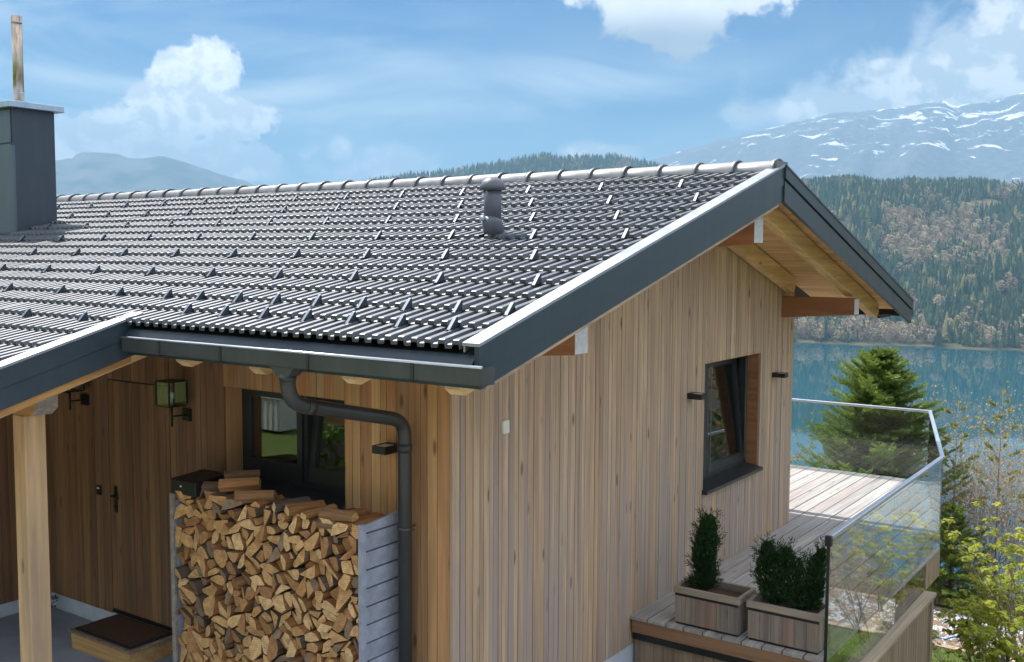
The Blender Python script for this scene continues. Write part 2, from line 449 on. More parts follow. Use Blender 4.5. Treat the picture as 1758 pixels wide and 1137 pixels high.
class G:
    """mesh collector"""
    def __init__(s): s.v = []; s.f = []; s.mi = []; s.sm = []
    def poly(s, pts, faces, mi=0, smooth=False):
        o = len(s.v); s.v += [tuple(p) for p in pts]
        for f in faces: s.f.append(tuple(i + o for i in f)); s.mi.append(mi); s.sm.append(smooth)
        return s
    def box(s, x0, x1, y0, y1, z0, z1, mi=0):
        s.poly([(x0, y0, z0), (x1, y0, z0), (x1, y1, z0), (x0, y1, z0), (x0, y0, z1), (x1, y0, z1), (x1, y1, z1), (x0, y1, z1)],
               [(0, 3, 2, 1), (4, 5, 6, 7), (0, 1, 5, 4), (1, 2, 6, 5), (2, 3, 7, 6), (3, 0, 4, 7)], mi)
        return s
    def prism(s, poly, ax, a, c, mi=0, cap=None):
        """extrude a 2D polygon along axis AX from a to c; poly is in the other two axes (in xyz order)"""
        n = len(poly)
        def P(p, w):
            if ax == 'X': return (w, p[0], p[1])
            if ax == 'Y': return (p[0], w, p[1])
            return (p[0], p[1], w)
        ar = sum(poly[i][0] * poly[(i + 1) % n][1] - poly[(i + 1) % n][0] * poly[i][1] for i in range(n))
        if (ar < 0) != (ax == 'Y'): poly = poly[::-1]
        pts = [P(p, a) for p in poly] + [P(p, c) for p in poly]
        s.poly(pts, [tuple(range(n))[::-1]], mi if cap is None else cap)
        s.f.append(tuple(len(s.v) - n + i for i in range(n))); s.mi.append(mi); s.sm.append(False)
        o = len(s.v) - 2 * n
        for i in range(n):
            j = (i + 1) % n
            s.f.append((o + i, o + j, o + n + j, o + n + i)); s.mi.append(mi); s.sm.append(False)
        return s
    def tube(s, path, rad, seg=12, mi=0, caps=True, smooth=True):
        path = [Vector(p) for p in path]
        if not hasattr(rad, '__len__'): rad = [rad] * len(path)
        o = len(s.v); up = None
        for i, p in enumerate(path):
            t = (path[min(i + 1, len(path) - 1)] - path[max(i - 1, 0)]).normalized()
            if up is None:
                up = t.orthogonal().normalized()
            up = (up - t * up.dot(t)).normalized()
            w = t.cross(up)
            for k in range(seg):
                a = 2 * math.pi * k / seg
                s.v.append(tuple(p + (up * math.cos(a) + w * math.sin(a)) * rad[i]))
        for i in range(len(path) - 1):
            for k in range(seg):
                k2 = (k + 1) % seg
                s.f.append((o + i * seg + k, o + i * seg + k2, o + (i + 1) * seg + k2, o + (i + 1) * seg + k)); s.mi.append(mi); s.sm.append(smooth)
        if caps:
            s.f.append(tuple(o + k for k in range(seg))[::-1]); s.mi.append(mi); s.sm.append(False)
            s.f.append(tuple(o + (len(path) - 1) * seg + k for k in range(seg))); s.mi.append(mi); s.sm.append(False)
        return s
    def mesh(s, name, mats):
        me = bpy.data.meshes.new(name)
        me.from_pydata(s.v, [], s.f)
        for q in mats: me.materials.append(q)
        me.polygons.foreach_set('material_index', s.mi)
        me.polygons.foreach_set('use_smooth', s.sm)
        me.update()
        return me
    def obj(s, name, mats, parent=None, loc=(0, 0, 0)):
        """vertices are given in world coordinates when loc is left out"""
        if not isinstance(mats, (list, tuple)): mats = [mats]
        return link(bpy.data.objects.new(name, s.mesh(name, mats)), parent, loc)


def bevel(o, w=.004, seg=1):
    md = o.modifiers.new('bevel', 'BEVEL'); md.width = w; md.segments = seg; md.limit_method = 'ANGLE'
    return o


def box(name, x0, x1, y0, y1, z0, z1, mt, parent=None, bv=0.):
    """a box whose origin is its own centre-bottom (keeps wood grain lookups local)"""
    cx, cy = (x0 + x1) / 2, (y0 + y1) / 2
    o = G().box(x0 - cx, x1 - cx, y0 - cy, y1 - cy, 0, z1 - z0).obj(name, mt, parent, (cx, cy, z0))
    if bv: bevel(o, bv)
    return o


# ------------------------------------------------------------------ terrain
def lerpt(t, x):
    if x <= t[0][0]: return t[0][1]
    for (a, u), (c, w) in zip(t, t[1:]):
        if x <= c:
            return u + (w - u) * (x - a) / (c - a)
    return t[-1][1]


PROF = [(-400, 95), (-120, 34), (-60, 14.5), (-22, 4.0), (-14, 1.5), (-9, .05), (-7, -.24), (-3.6, -.26), (.5, -.34), (2.4, -.60), (4.5, -1.9), (7.5, -2.55), (13, -2.75), (16, -4.2), (30, -9.5), (60, -21), (150, -52), (300, -99.5), (340, -104), (700, -112)]


def ground(x, y):
    z = lerpt(PROF, x)
    if abs(x) > 9: z += .5 * mnoise.noise(Vector((x * .06, y * .06, 3))) * min(1, (abs(x) - 9) / 6)
    if x > -60: z += .05 * mnoise.noise(Vector((x * .7, y * .7, 1)))
    return z


def grid(name, xs, ys, mt, fn=ground, label=None):
    g = G(); nx, ny = len(xs), len(ys)
    g.v = [(x, y, fn(x, y)) for y in ys for x in xs]
    for j in range(ny - 1):
        for i in range(nx - 1):
            g.f.append((j * nx + i, j * nx + i + 1, (j + 1) * nx + i + 1, (j + 1) * nx + i)); g.mi.append(0); g.sm.append(True)
    o = g.obj(name, mt)
    return tag(o, label, None, None, 'structure')


def ground_mat():
    mm, q, p = mat('hillside_ground')
    tc = q.n('ShaderNodeTexCoord').outputs['Object']
    sp = q.n('ShaderNodeSeparateXYZ'); q.t.links.new(tc, sp.inputs[0])
    n1 = q.noise(tc, .9, 8, .6); n2 = q.noise(tc, 14, 8, .7); n3 = q.noise(tc, .12, 5, .6)
    grass = q.mix(q.ss(n2, .3, .7), (.06, .105, .022, 1), (.15, .19, .05, 1))
    dirt = q.mix(q.ss(n2, .3, .7), (.17, .115, .075, 1), (.36, .27, .19, 1))
    # lawn west of the terrace and on the lower garden, bare litter on the slope
    isl = q.math('MAXIMUM', q.ss(sp.outputs[0], 10.9, 10.4), 0)
    jit = q.math('MULTIPLY', q.math('SUBTRACT', n1, .5), 1.2)
    lawn = q.math('MULTIPLY', isl, q.ss(q.math('ADD', n1, .25), .35, .5))
    far = q.ss(sp.outputs[0], 40, 90)
    wood_ = q.mix(q.ss(n3, .4, .6), (.05, .07, .03, 1), (.12, .10, .06, 1))
    c = q.mix(lawn, dirt, grass)
    c = q.mix(far, c, wood_)
    # pale paved forecourt, added to bounce sunlight onto the shaded house walls
    pv = q.math('MULTIPLY', q.math('MULTIPLY', q.ss(sp.outputs[0], -10., -9.9), q.ss(sp.outputs[0], 2.35, 2.25)), q.ss(q.math('ABSOLUTE', q.math('ADD', sp.outputs[1], 6.)), 11.6, 11.5))
    c = q.mix(pv, c, q.mix(q.ss(n2, .3, .7), (.40, .37, .33, 1), (.52, .49, .44, 1)))
    q.put(p.inputs['Base Color'], c); p.inputs['Roughness'].default_value = .95; p.inputs['Specular IOR Level'].default_value = .1
    bm_ = q.n('ShaderNodeBump'); bm_.inputs['Strength'].default_value = .9; bm_.inputs['Distance'].default_value = .06
    q.put(bm_.inputs['Height'], n2); q.t.links.new(bm_.outputs[0], p.inputs['Normal'])
    return mm


M['ground'] = ground_mat()
xs = [-400, -300, -200, -120, -80, -60, -45, -35, -28, -22, -18, -15, -12, -9, -7, -6, -5.4, -4.9, -4.5, -4.1, -3.6, -3, -2, -1, 0, .5, 1, 1.7, 2.4, 3.1, 3.8, 4.5, 5.2, 6, 7, 7.5, 8.5, 9.5, 10.5, 11.5, 12.4, 13, 13.6, 14.3, 15.2, 16, 17, 18.5, 20, 22, 25, 30, 36, 44, 60, 80, 110, 150, 200, 260, 300, 340, 500, 700]
ys = [-700, -400, -200, -120, -80, -55, -40, -30, -24, -20, -17, -14, -12, -10.5, -9, -8, -7, -6, -5, -4.2, -3.5, -2.8, -2.2, -1.6, -1, -.4, .2, 1, 2, 3.5, 5, 8, 12, 16, 22, 30, 40, 60, 90, 140, 220, 400, 700]
grid('ground', xs, ys, M['ground'], label='garden slope falling past the house towards the lake')


# polar terrain across the lake (angles from the view axis, right positive)
def az_of(px): return math.atan((px - 879) / 1764.9)


def tan_el(px, py): return (434 + (px - 879) * .0048 - py) / 1764.9


def polar(az, r, z):
    dr = fh * math.cos(az) + rh * math.sin(az)
    return (CAM.x + dr.x * r, CAM.y + dr.y * r, z)


RID_A = [(-2500, 60), (-600, 40), (200, 10), (900, 20), (1150, 78), (1300, 105), (1390, 113), (1450, 116), (1500, 107), (1560, 108), (1620, 104), (1700, 98), (1758, 92), (1900, 96), (2200, 120), (3200, 150), (6000, 90)]
RID_B = [(-2500, 40), (-600, 30), (300, 60), (560, 95), (650, 118), (700, 126), (760, 131), (820, 143), (870, 150), (930, 160), (1000, 157), (1050, 158), (1100, 147), (1150, 134), (1200, 112), (1300, 60), (1500, 30), (6000, 20)]
SH, RA, RB = 1245., 2300., 3300.


def far_h(az, r):
    px = 879 + math.tan(max(-1.25, min(1.25, az))) * 1764.9
    ea = lerpt(RID_A, px) / 1764.9 * RA + CAM.z
    eb = lerpt(RID_B, px) / 1764.9 * RB + CAM.z
    sh = SH + 25 * mnoise.noise(Vector((az * 20, 0, 9))) + 12 * mnoise.noise(Vector((az * 70, 2, 9)))
    t = [(sh - 60, -106), (sh, -100.4), (sh + 60, -88), (RA - 350, ea * .86 - 14), (RA, ea), (RA + 250, ea * .82), (RB - 450, min(ea, eb) * .6 + eb * .2), (RB, eb), (RB + 700, eb * .5), (5200, -40)]
    z = lerpt(t, r)
    k = max(0, min(1, (r - sh) / 300)); k2 = max(0., min(1., abs(r - RA) / 250)) * max(0., min(1., abs(r - RB) / 250))
    z += k * (.25 + .75 * k2) * (22 * mnoise.noise(Vector((az * 13, r * .0042, 0))) + 9 * mnoise.noise(Vector((az * 45, r * .012, 5))))
    return z


def band_mat(name, lowc, highc, sc):
    mm, q, p = mat(name)
    tc = q.n('ShaderNodeTexCoord').outputs['Object']
    n = q.noise(tc, sc, 8, .6)
    q.put(p.inputs['Base Color'], q.mix(q.ss(n, .35, .65), (*lowc, 1), (*highc, 1)))
    p.inputs['Roughness'].default_value = 1; p.inputs['Specular IOR Level'].default_value = .05
    return mm


M['forest_floor'] = band_mat('forest_floor', (.035, .045, .02), (.16, .13, .06), .006)
g = G(); A = [math.radians(-60 + i * 1.0) for i in range(0, 125)]
R_ = [1180, 1215, 1245, 1280, 1320, 1380, 1450, 1530, 1620, 1720, 1830, 1940, 2050, 2160, 2240, 2300, 2360, 2450, 2600, 2800, 2950, 3100, 3220, 3300, 3380, 3550, 3800, 4200, 5200]
for a in A:
    for r in R_: g.v.append(polar(a, r, far_h(a, r)))
nr = len(R_)
for i in range(len(A) - 1):
    for j in range(nr - 1):
        g.f.append((i * nr + j, (i + 1) * nr + j, (i + 1) * nr + j + 1, i * nr + j + 1)); g.mi.append(0); g.sm.append(True)
tag(g.obj('hills', M['forest_floor']), 'wooded hills on the far shore of the lake', None, None, 'structure')


def snow_mat():
    mm, q, p = mat('snowy_mountain')
    tc = q.n('ShaderNodeTexCoord').outputs['Object']
    sp = q.n('ShaderNodeSeparateXYZ'); q.t.links.new(tc, sp.inputs[0])
    rot = q.n('ShaderNodeMapping'); q.put(rot.inputs[0], tc); rot.inputs[2].default_value = (.5, .9, .96); rot.inputs[3].default_value = (.0075, .0030, .0060)
    n = q.noise(rot.outputs[0], 1.0, 9, .62, .5)
    n2 = q.noise(tc, .02, 6, .7)
    hgt = q.ss(sp.outputs[2], 150, 1150, -.07, .05)
    s = q.math('ADD', q.math('ADD', n, hgt), q.math('MULTIPLY', q.math('SUBTRACT', n2, .5), .3))
    snow = q.ss(s, .592, .64)
    rock = q.mix(q.ss(n2, .35, .65), (.05, .07, .09, 1), (.115, .125, .145, 1))
    q.put(p.inputs['Base Color'], q.mix(snow, rock, (.85, .86, .88, 1)))
    p.inputs['Roughness'].default_value = .9
    return mm


def mountain(name, prof, crest, front, back, px0, px1, mt, amp, label, zbase=-60):
    g = G(); n = 240; a0, a1 = az_of(px0), az_of(px1)
    rr = [0, .12, .24, .36, .48, .58, .68, .77, .85, .92, .97, 1.0, 1.06, 1.2, 1.5, 2.0]
    rings = []
    for q in rr:
        rings.append(front + (crest - front) * q if q <= 1 else crest + (back - crest) * (q - 1))
    for i in range(n + 1):
        a = a0 + (a1 - a0) * i / n; px = 879 + math.tan(a) * 1764.9
        zc = lerpt(prof, px) / 1764.9 * crest + CAM.z
        for q, r in zip(rr, rings):
            t = q if q <= 1 else max(0, 1 - (q - 1))
            z = zbase + (zc - zbase) * (t ** 1.15)
            w = min(1, 4 * t) * (.25 if q == 1.0 else min(1., .35 + abs(1 - q) * 4))
            x, y, _ = polar(a, r, 0)
            dz_ = mnoise.fractal(Vector((x, y, 0)) / (crest * .055), 1.0, 2.1, 6)
            rid = 1 - abs(mnoise.noise(Vector((x, y, 40)) / (crest * .04))) * 2
            z += w * amp * (.7 * dz_ + .5 * (rid - .5))
            if q == 1.0: z += amp * .12 * mnoise.noise(Vector((a * 260, 0, 0)))
            g.v.append((x, y, z))
    m_ = len(rr)
    for i in range(n):
        for j in range(m_ - 1):
            g.f.append((i * m_ + j, (i + 1) * m_ + j, (i + 1) * m_ + j + 1, i * m_ + j + 1)); g.mi.append(0); g.sm.append(True)
    return tag(g.obj(name, mt), label, None, None, 'structure')


M['snow'] = snow_mat()
M['farrock'] = band_mat('far_mountain', (.05, .06, .05), (.17, .16, .14), .004)


def H(py, px): return 434 + (px - 879) * .0048 - py


snowp = [(px, H(py, px)) for px, py in ((700, 345), (900, 318), (1000, 303), (1110, 279), (1150, 268), (1200, 256), (1300, 233), (1350, 220), (1400, 211), (1480, 204), (1530, 203), (1600, 196), (1618, 198), (1625, 209), (1640, 203), (1700, 200), (1758, 191), (1850, 188), (2000, 205), (2200, 190), (2600, 230), (3200, 260), (5000, 330))]
mountain('mountain', snowp, 8300, 4900, 9600, 640, 4200, M['snow'], 110, 'hazy blue mountain with snow patches rising above the roof gable')
leftp = [(px, H(py, px)) for px, py in ((-3500, 330), (-1200, 300), (-400, 320), (-100, 300), (60, 293), (97, 290), (128, 286), (145, 277), (205, 276), (230, 282), (262, 281), (280, 279), (330, 291), (372, 303), (420, 314), (450, 328), (520, 345), (640, 360), (800, 380))]
mountain('mountain', leftp, 8600, 6200, 9600, -2400, 800, M['farrock'], 60, 'dim grey-blue mountain on the left behind the chimney')


def water_mat():
    mm, q, p = mat('lake_water')
    tc = q.n('ShaderNodeTexCoord').outputs['Object']
    n = q.noise(tc, .35, 6, .6); n2 = q.noise(tc, .02, 4, .6)
    p.inputs['Base Color'].default_value = (.010, .075, .105, 1)
    p.inputs['IOR'].default_value = 1.55
    p.inputs['Specular IOR Level'].default_value = .5
    q.put(p.inputs['Roughness'], q.ss(n2, .35, .65, .015, .03))
    bm_ = q.n('ShaderNodeBump'); bm_.inputs['Strength'].default_value = .02; bm_.inputs['Distance'].default_value = .2
    q.put(bm_.inputs['Height'], n); q.t.links.new(bm_.outputs[0], p.inputs['Normal'])
    return mm


M['water'] = water_mat()
g = G(); g.poly([(260, -5200, -100), (5200, -5200, -100), (5200, 5200, -100), (-200, 5200, -100), (260, 500, -100)], [(0, 1, 2, 3, 4)])
tag(g.obj('lake', M['water']), 'calm teal mountain lake below the house', None, None, 'structure')


# ---- forest on the far shore: trees instanced on a point mesh
def tree_proto(name, kind, seed):
    rnd = random.Random(seed); g = G()
    if kind == 'bare':
        for k in range(150):
            u = rnd.random() * 6.283; h = rnd.random(); rr = math.sqrt(max(0.02, 1 - (2 * h - 1) ** 2)) * (.55 + .45 * rnd.random())
            c = Vector((math.cos(u) * rr * .36, math.sin(u) * rr * .36, .28 + .72 * h)); s = .03 + .04 * rnd.random()
            a = Vector((rnd.uniform(-1, 1), rnd.uniform(-1, 1), rnd.uniform(-1, 1))).normalized() * s
            e = a.orthogonal().normalized() * s * .8
            g.poly([c - a, c + e, c + a * .9, c - e], [(0, 1, 2, 3)])
        g.tube([(0, 0, 0), (0, 0, .6)], [.02, .01], 4)
    else:
        w = .17 if kind == 'fir' else .2
        L = 6
        for l in range(L):
            zb = .08 + .86 * l / L; zt = zb + .30 if l < L - 1 else 1.0
            rr = w * (1 - l / L) ** .8 + .02; n = 9; c = len(g.v)
            g.v.append((rnd.uniform(-.01, .01), 0, min(1., zt)))
            for k in range(n):
                a = 6.283 * (k + rnd.random() * .5) / n; q = rr * (.55 + .6 * rnd.random())
                g.v.append((math.cos(a) * q, math.sin(a) * q, zb + rnd.uniform(-.04, .02)))
            for k in range(n): g.f.append((c, c + 1 + k, c + 1 + (k + 1) % n)); g.mi.append(0); g.sm.append(False)
    cols = {'fir': [(0, (.022, .055, .032)), (.5, (.045, .085, .038)), (1, (.10, .14, .055))],
            'larch': [(0, (.16, .19, .06)), (.5, (.26, .25, .08)), (1, (.36, .30, .12))],
            'bare': [(0, (.27, .20, .14)), (.5, (.40, .30, .20)), (1, (.38, .35, .19))]}[kind]
    mm, q, p = mat(name + '_foliage')
    oi = q.n('ShaderNodeObjectInfo').outputs['Random']
    q.put(p.inputs['Base Color'], q.ramp(oi, cols)); p.inputs['Roughness'].default_value = .9; p.inputs['Specular IOR Level'].default_value = .1
    return bpy.data.objects.new(name, g.mesh(name, [mm]))


def scatter(name, pts, proto, label, hscale):
    me = bpy.data.meshes.new(name); me.from_pydata([p[0] for p in pts], [], [])
    at = me.attributes.new('size', 'FLOAT', 'POINT'); at.data.foreach_set('value', [p[1] for p in pts])
    at = me.attributes.new('turn', 'FLOAT', 'POINT'); at.data.foreach_set('value', [p[2] for p in pts])
    o = bpy.data.objects.new(name, me); link(o)
    ng = bpy.data.node_groups.new(name, 'GeometryNodeTree')
    ng.interface.new_socket('Geometry', in_out='INPUT', socket_type='NodeSocketGeometry')
    ng.interface.new_socket('Geometry', in_out='OUTPUT', socket_type='NodeSocketGeometry')
    N = ng.nodes.new; L = ng.links.new
    gi = N('NodeGroupInput'); go = N('NodeGroupOutput'); io = N('GeometryNodeInstanceOnPoints'); ob = N('GeometryNodeObjectInfo')
    mp = N('GeometryNodeMeshToPoints')
    ob.inputs['Object'].default_value = proto
    ob.inputs['As Instance'].default_value = True
    sz = N('GeometryNodeInputNamedAttribute'); sz.data_type = 'FLOAT'; sz.inputs['Name'].default_value = 'size'
    tn = N('GeometryNodeInputNamedAttribute'); tn.data_type = 'FLOAT'; tn.inputs['Name'].default_value = 'turn'
    cx = N('ShaderNodeCombineXYZ'); L(tn.outputs[0], cx.inputs[2])
    vs = N('ShaderNodeCombineXYZ')
    for i in range(3): L(sz.outputs[0], vs.inputs[i])
    L(gi.outputs[0], mp.inputs[0]); L(mp.outputs[0], io.inputs['Points']); L(ob.outputs['Geometry'], io.inputs['Instance'])
    L(cx.outputs[0], io.inputs['Rotation']); L(vs.outputs[0], io.inputs['Scale']); L(io.outputs[0], go.inputs[0])
    md = o.modifiers.new('scatter', 'NODES'); md.node_group = ng
    return tag(o, label, None, None, 'stuff')


rnd = random.Random(11)
fir, fir2, larch, bare, bare2 = [], [], [], [], []


def sow(a0, a1, r0, r1, n, hs, mask=True):
    for _ in range(n):
        a = rnd.uniform(az_of(a0), az_of(a1)); r = math.sqrt(rnd.uniform(r0 * r0, r1 * r1))
        z = far_h(a, r)
        if z < -99: continue
        px = 879 + math.tan(a) * 1764.9; py = 434 + (px - 879) * .0048 - (z - CAM.z) / r * 1764.9
        c = .5 + .5 * mnoise.noise(Vector((px * .012, py * .018, 7))) + .25 * mnoise.noise(Vector((px * .05, py * .05, 2)))
        # a reddish-brown broadleaf stand half way up, and along the shore
        e = ((px - 1610) / 110.) ** 2 + ((py - 415 - (px - 1610) * .0) / 48.) ** 2
        pb = max(0., 1.5 - e) * (.2 + 1.0 * max(0., c - .15)) + max(0., mnoise.noise(Vector((px * .02, py * .035, 31))) * 1.35 - .12)
        if r < SH + 75: pb += .75 if px < 1590 else .25
        if c > .80 and r < 2100: pb += .35
        h = hs * rnd.choice((rnd.uniform(.4, .8), rnd.uniform(.7, 1.1), rnd.uniform(.9, 1.35)))
        if ((px - 1690) / 45.) ** 2 + ((py - 362) / 9.) ** 2 < 1.1 or ((px - 1440) / 30.) ** 2 + ((py - 395) / 7.) ** 2 < 1: continue
        turn = rnd.uniform(0, 6.28)
        if rnd.random() < pb: (bare if rnd.random() < .6 else bare2).append(((polar(a, r, z - .5)), h * .78, turn))
        elif rnd.random() < .10 + .45 * max(0, c - .55): larch.append(((polar(a, r, z - .5)), h * .95, turn))
        else: (fir if rnd.random() < .5 else fir2).append(((polar(a, r, z - .5)), h, turn))


sow(1090, 1900, SH + 2, RA + 60, 22000, 19)
sow(620, 1200, RB - 420, RB + 30, 7000, 21)
sow(200, 1090, SH + 2, RA + 40, 4000, 24)
sow(1900, 2500, SH + 2, RA + 40, 4500, 24)
scatter('forest_fir', fir, tree_proto('far_fir', 'fir', 1), 'dark conifer forest on the far shore hills', 1)
scatter('forest_fir', fir2, tree_proto('far_fir_slim', 'fir', 2), 'dark conifer forest mixed over the far shore hills', 1)
scatter('forest_larch', larch, tree_proto('far_larch', 'larch', 3), 'yellow-green larches among the far conifers', 1)
scatter('forest_broadleaf', bare, tree_proto('far_broadleaf', 'bare', 4), 'reddish-brown bare broadleaf trees on the far hillside', 1)
scatter('forest_broadleaf', bare2, tree_proto('far_broadleaf_b', 'bare', 5), 'brown budding broadleaf trees along the far shore', 1)

# ------------------------------------------------------------------ HOUSE
RX, RZ = 3.33, 4.06            # ridge
ML, MR = .2845, .2989          # slopes
XL, XR = -1.13, 7.85           # eaves
YF = -1.07                     # gable overhang front plane
YB = 16.0                      # back of the long roof


def zt(x):  # top of tiles
    return RZ - ML * (RX - x) if x <= RX else RZ - MR * (x - RX)


house = empty('house', (3.33, 4, 0))
tag(house, 'timber-clad house with dark ribbed tile roof and grey larch gable wall', 'house')
wr = random.Random(5)


def breaks(a, c, ws, fixed=()):
    """board edges from a to c with the FIXED lines kept"""
    out = [a]; stops = sorted(list(fixed) + [c])
    for s in stops:
        while out[-1] < s - .001:
            w = wr.choice(ws); rem = s - out[-1]
            if rem < w * 1.5: w = rem if rem < .12 else rem / 2
            out.append(out[-1] + w)
        out[-1] = s
    return out


gap = .005
# --- gable wall
gw = G()
WX0, WX1, WZ0, WZ1 = 4.13, 5.63, .87, 2.18
HW = 6.67


def soff(x): return zt(x) - .125


gw.prism([(0.02, -.28), (WX0, -.28), (WX0, soff(WX0) if WX0 < RX else soff(WX0)), (RX, soff(RX)), (.02, soff(0.02))], 'Y', .024, .2)
gw.prism([(WX1, -.28), (HW, -.28), (HW, soff(HW)), (WX1, soff(WX1))], 'Y', .024, .2)
gw.prism([(WX0, WZ1), (WX1, WZ1), (WX1, soff(WX1)), (WX0, soff(WX0))], 'Y', .024, .2)
gw.prism([(WX0, -.28), (WX1, -.28), (WX1, WZ0), (WX0, WZ0)], 'Y', .024, .2)
wall = gw.obj('wall', M['core'], house)
wall['label'] = 'gable wall of greyed vertical larch boards'
ge = breaks(0, HW, (.044, .056, .068, .080, .086, .060, .076, .048), (RX, WX0, WX1))


def vboard(x0, x1, z0, za, zb, y0, y1, mt, parent, axis='X', name='board'):
    """vertical board between x0..x1 (or y0..y1 along the wall when axis is 'Y')"""
    c = (x0 + x1) / 2; h = (x1 - x0) / 2 - gap / 2; dj = wr.uniform(-.0035, .0015)
    g = G()
    if axis == 'X':
        g.prism([(-h, 0), (h, 0), (h, zb - z0), (-h, za - z0)], 'Y', dj, y1 - y0); return g.obj(name, mt, parent, (c, y0, z0))
    g.prism([(-h, 0), (h, 0), (h, zb - z0), (-h, za - z0)], 'X', dj, y1 - y0); return g.obj(name, mt, parent, (y0, c, z0))


for x0, x1 in zip(ge, ge[1:]):
    if x1 <= WX0 + .001 or x0 >= WX1 - .001:
        vboard(x0, x1, -.28, soff(x0), soff(x1), 0, .022, M['gable_wood'], wall)
    else:
        vboard(x0, x1, -.28, WZ0, WZ0, 0, .022, M['gable_wood'], wall)
        vboard(x0, x1, WZ1, soff(x0), soff(x1), 0, .022, M['gable_wood'], wall)
# --- entrance (eave side) wall
EY0, EY1, EZ0, EZ1 = 1.03, 2.41, 1.39, 2.19      # window opening
DY0, DY1, DZ0, DZ1 = 3.13, 4.04, -.02, 2.12      # door
PY = 5.16                                         # porch cross wall
TOP = 3.0
ew = G()
for a, c, z0, z1 in ((.2, EY0, -.28, TOP), (EY0, EY1, -.28, EZ0), (EY0, EY1, EZ1, TOP), (EY1, PY + .3, -.28, TOP)):
    ew.box(.024, .2, a, c, z0, z1)
wall2 = ew.obj('wall', M['core'], house)
wall2['label'] = 'entrance wall of warm brown vertical larch boards under the eave'
ee = breaks(.022, PY, (.06, .075, .09, .11, .115, .08), (EY0, EY1, DY0, DY1))
door = empty('door', (0, 3.58, -.02), house)
for y0, y1 in zip(ee, ee[1:]):
    far_ = y0 > EY1 - .001
    zb = -.07 if y0 > 2.59 else -.28
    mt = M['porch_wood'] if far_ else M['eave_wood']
    if y0 >= EY0 - .001 and y1 <= EY1 + .001:
        vboard(y0, y1, zb, EZ0, EZ0, 0, .022, mt, wall2, 'Y')
        vboard(y0, y1, EZ1, TOP, TOP, 0, .022, mt, wall2, 'Y')
    elif y0 >= DY0 - .001 and y1 <= DY1 + .001:
        e0, e1 = (.007 if abs(y0 - DY0) < .001 else 0), (.007 if abs(y1 - DY1) < .001 else 0)
        vboard(y0 + e0, y1 - e1, DZ0, DZ1, DZ1, 0.003, .022, mt, door, 'Y')
        vboard(y0, y1, DZ1 + .012, TOP, TOP, 0, .022, mt, wall2, 'Y')
    else:
        vboard(y0, y1, zb, TOP, TOP, 0, .022, mt, wall2, 'Y')
box('threshold', -.01, .024, DY0 + .02, DY1 - .02, DZ0 - .035, DZ0 - .004, M['black'], door)
h = empty('door_handle', (0, 4.0, 1.03), door)
g = G(); g.box(-.008, .002, 3.925, 3.965, .90, 1.145); g.tube([(-.008, 3.945, 1.06), (-.055, 3.945, 1.06)], .011, 8); g.tube([(-.052, 3.95, 1.06), (-.055, 3.83, 1.055)], [.011, .010], 8); g.tube([(-.005, 3.945, .96), (-.02, 3.945, .96)], .015, 8)
bpy.data.objects.remove(h)
g.obj('door_handle', M['black'], door)
# fingerprint / key reader beside the door
g = G(); g.box(-.014, 0.0, 4.17, 4.235, 1.03, 1.115); g.box(-.0155, -.0135, 4.182, 4.223, 1.085, 1.102, 1)
tag(g.obj('key_reader', [M['black'], M['lens']]), 'small black key reader on the boards left of the front door', 'key reader')

# --- cross wall of the porch
cw = G().box(-1.7, -.001, PY + .03, PY + .2, -.09, 2.9)
wall3 = cw.obj('wall', M['core'], house)
wall3['label'] = 'dark cross wall at the far end of the porch'
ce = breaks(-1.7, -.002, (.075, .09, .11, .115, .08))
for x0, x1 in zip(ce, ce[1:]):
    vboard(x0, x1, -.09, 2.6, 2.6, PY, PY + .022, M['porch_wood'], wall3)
# plinth
g = G()
g.box(.012, .19, 2.6, PY + .01, -.8, -.07); g.box(-1.7, .012, PY + .012, PY + .19, -.8, -.09); g.box(.012, .19, .012, 2.6, -.8, -.28); g.box(.19, HW - .01, .012, .2, -3.6, -.28)
g.box(HW - .2, HW - .01, .2, YB, -3.6, -.2)
pl = g.obj('plinth', M['plinth'], house)
# lake-side wall
g = G().box(HW - .2, HW - .022, .2, YB - .3, -.28, 2.9)
wall4 = g.obj('wall', M['core'], house); wall4['label'] = 'lake-side wall of grey larch boards'
le = breaks(.0, 9.0, (.075, .09, .11, .115))
for y0, y1 in zip(le, le[1:]):
    o = vboard(y0, y1, -.28, 2.86, 2.86, HW - .022, HW, M['gable_wood'], wall4, 'Y')
g = G().box(HW - .02, HW, 9.0, YB - .3, -.28, 2.86); o = g.obj('cladding', M['gable_wood'], wall4)

# --- purlins
def purlin(x0, x1, zbw, ztw, name='purlin'):
    g = G()
    y0 = -.86
    g.poly([(x0, y0, zbw + .065), (x1, y0, zbw + .065), (x1, y0, ztw), (x0, y0, ztw), (x0, .03, zbw), (x1, .03, zbw), (x1, .03, ztw), (x0, .03, ztw)],
           [(3, 2, 6, 7), (0, 4, 5, 1), (1, 5, 6, 2), (0, 3, 7, 4), (4, 7, 6, 5)], 0)
    g.f.append((0, 1, 2, 3)); g.mi.append(1); g.sm.append(False)
    cx = (x0 + x1) / 2
    g.v = [(x - cx, y, z - zbw) for x, y, z in g.v]
    return bevel(g.obj(name, [M['brown_beam'], M['end_paint']], house, (cx, 0, zbw)), .004)


purlin(.215, .375, 2.565, 2.86)
purlin(3.235, 3.435, 3.33, 3.63)
purlin(6.24, 6.40, 2.55, 2.80)

# --- soffit boards (run along Y between rake and wall, both slopes), rafters
roof = empty('roof', (3.33, 4, 4.06), house)
roof['label'] = 'dark glazed ribbed tile roof'


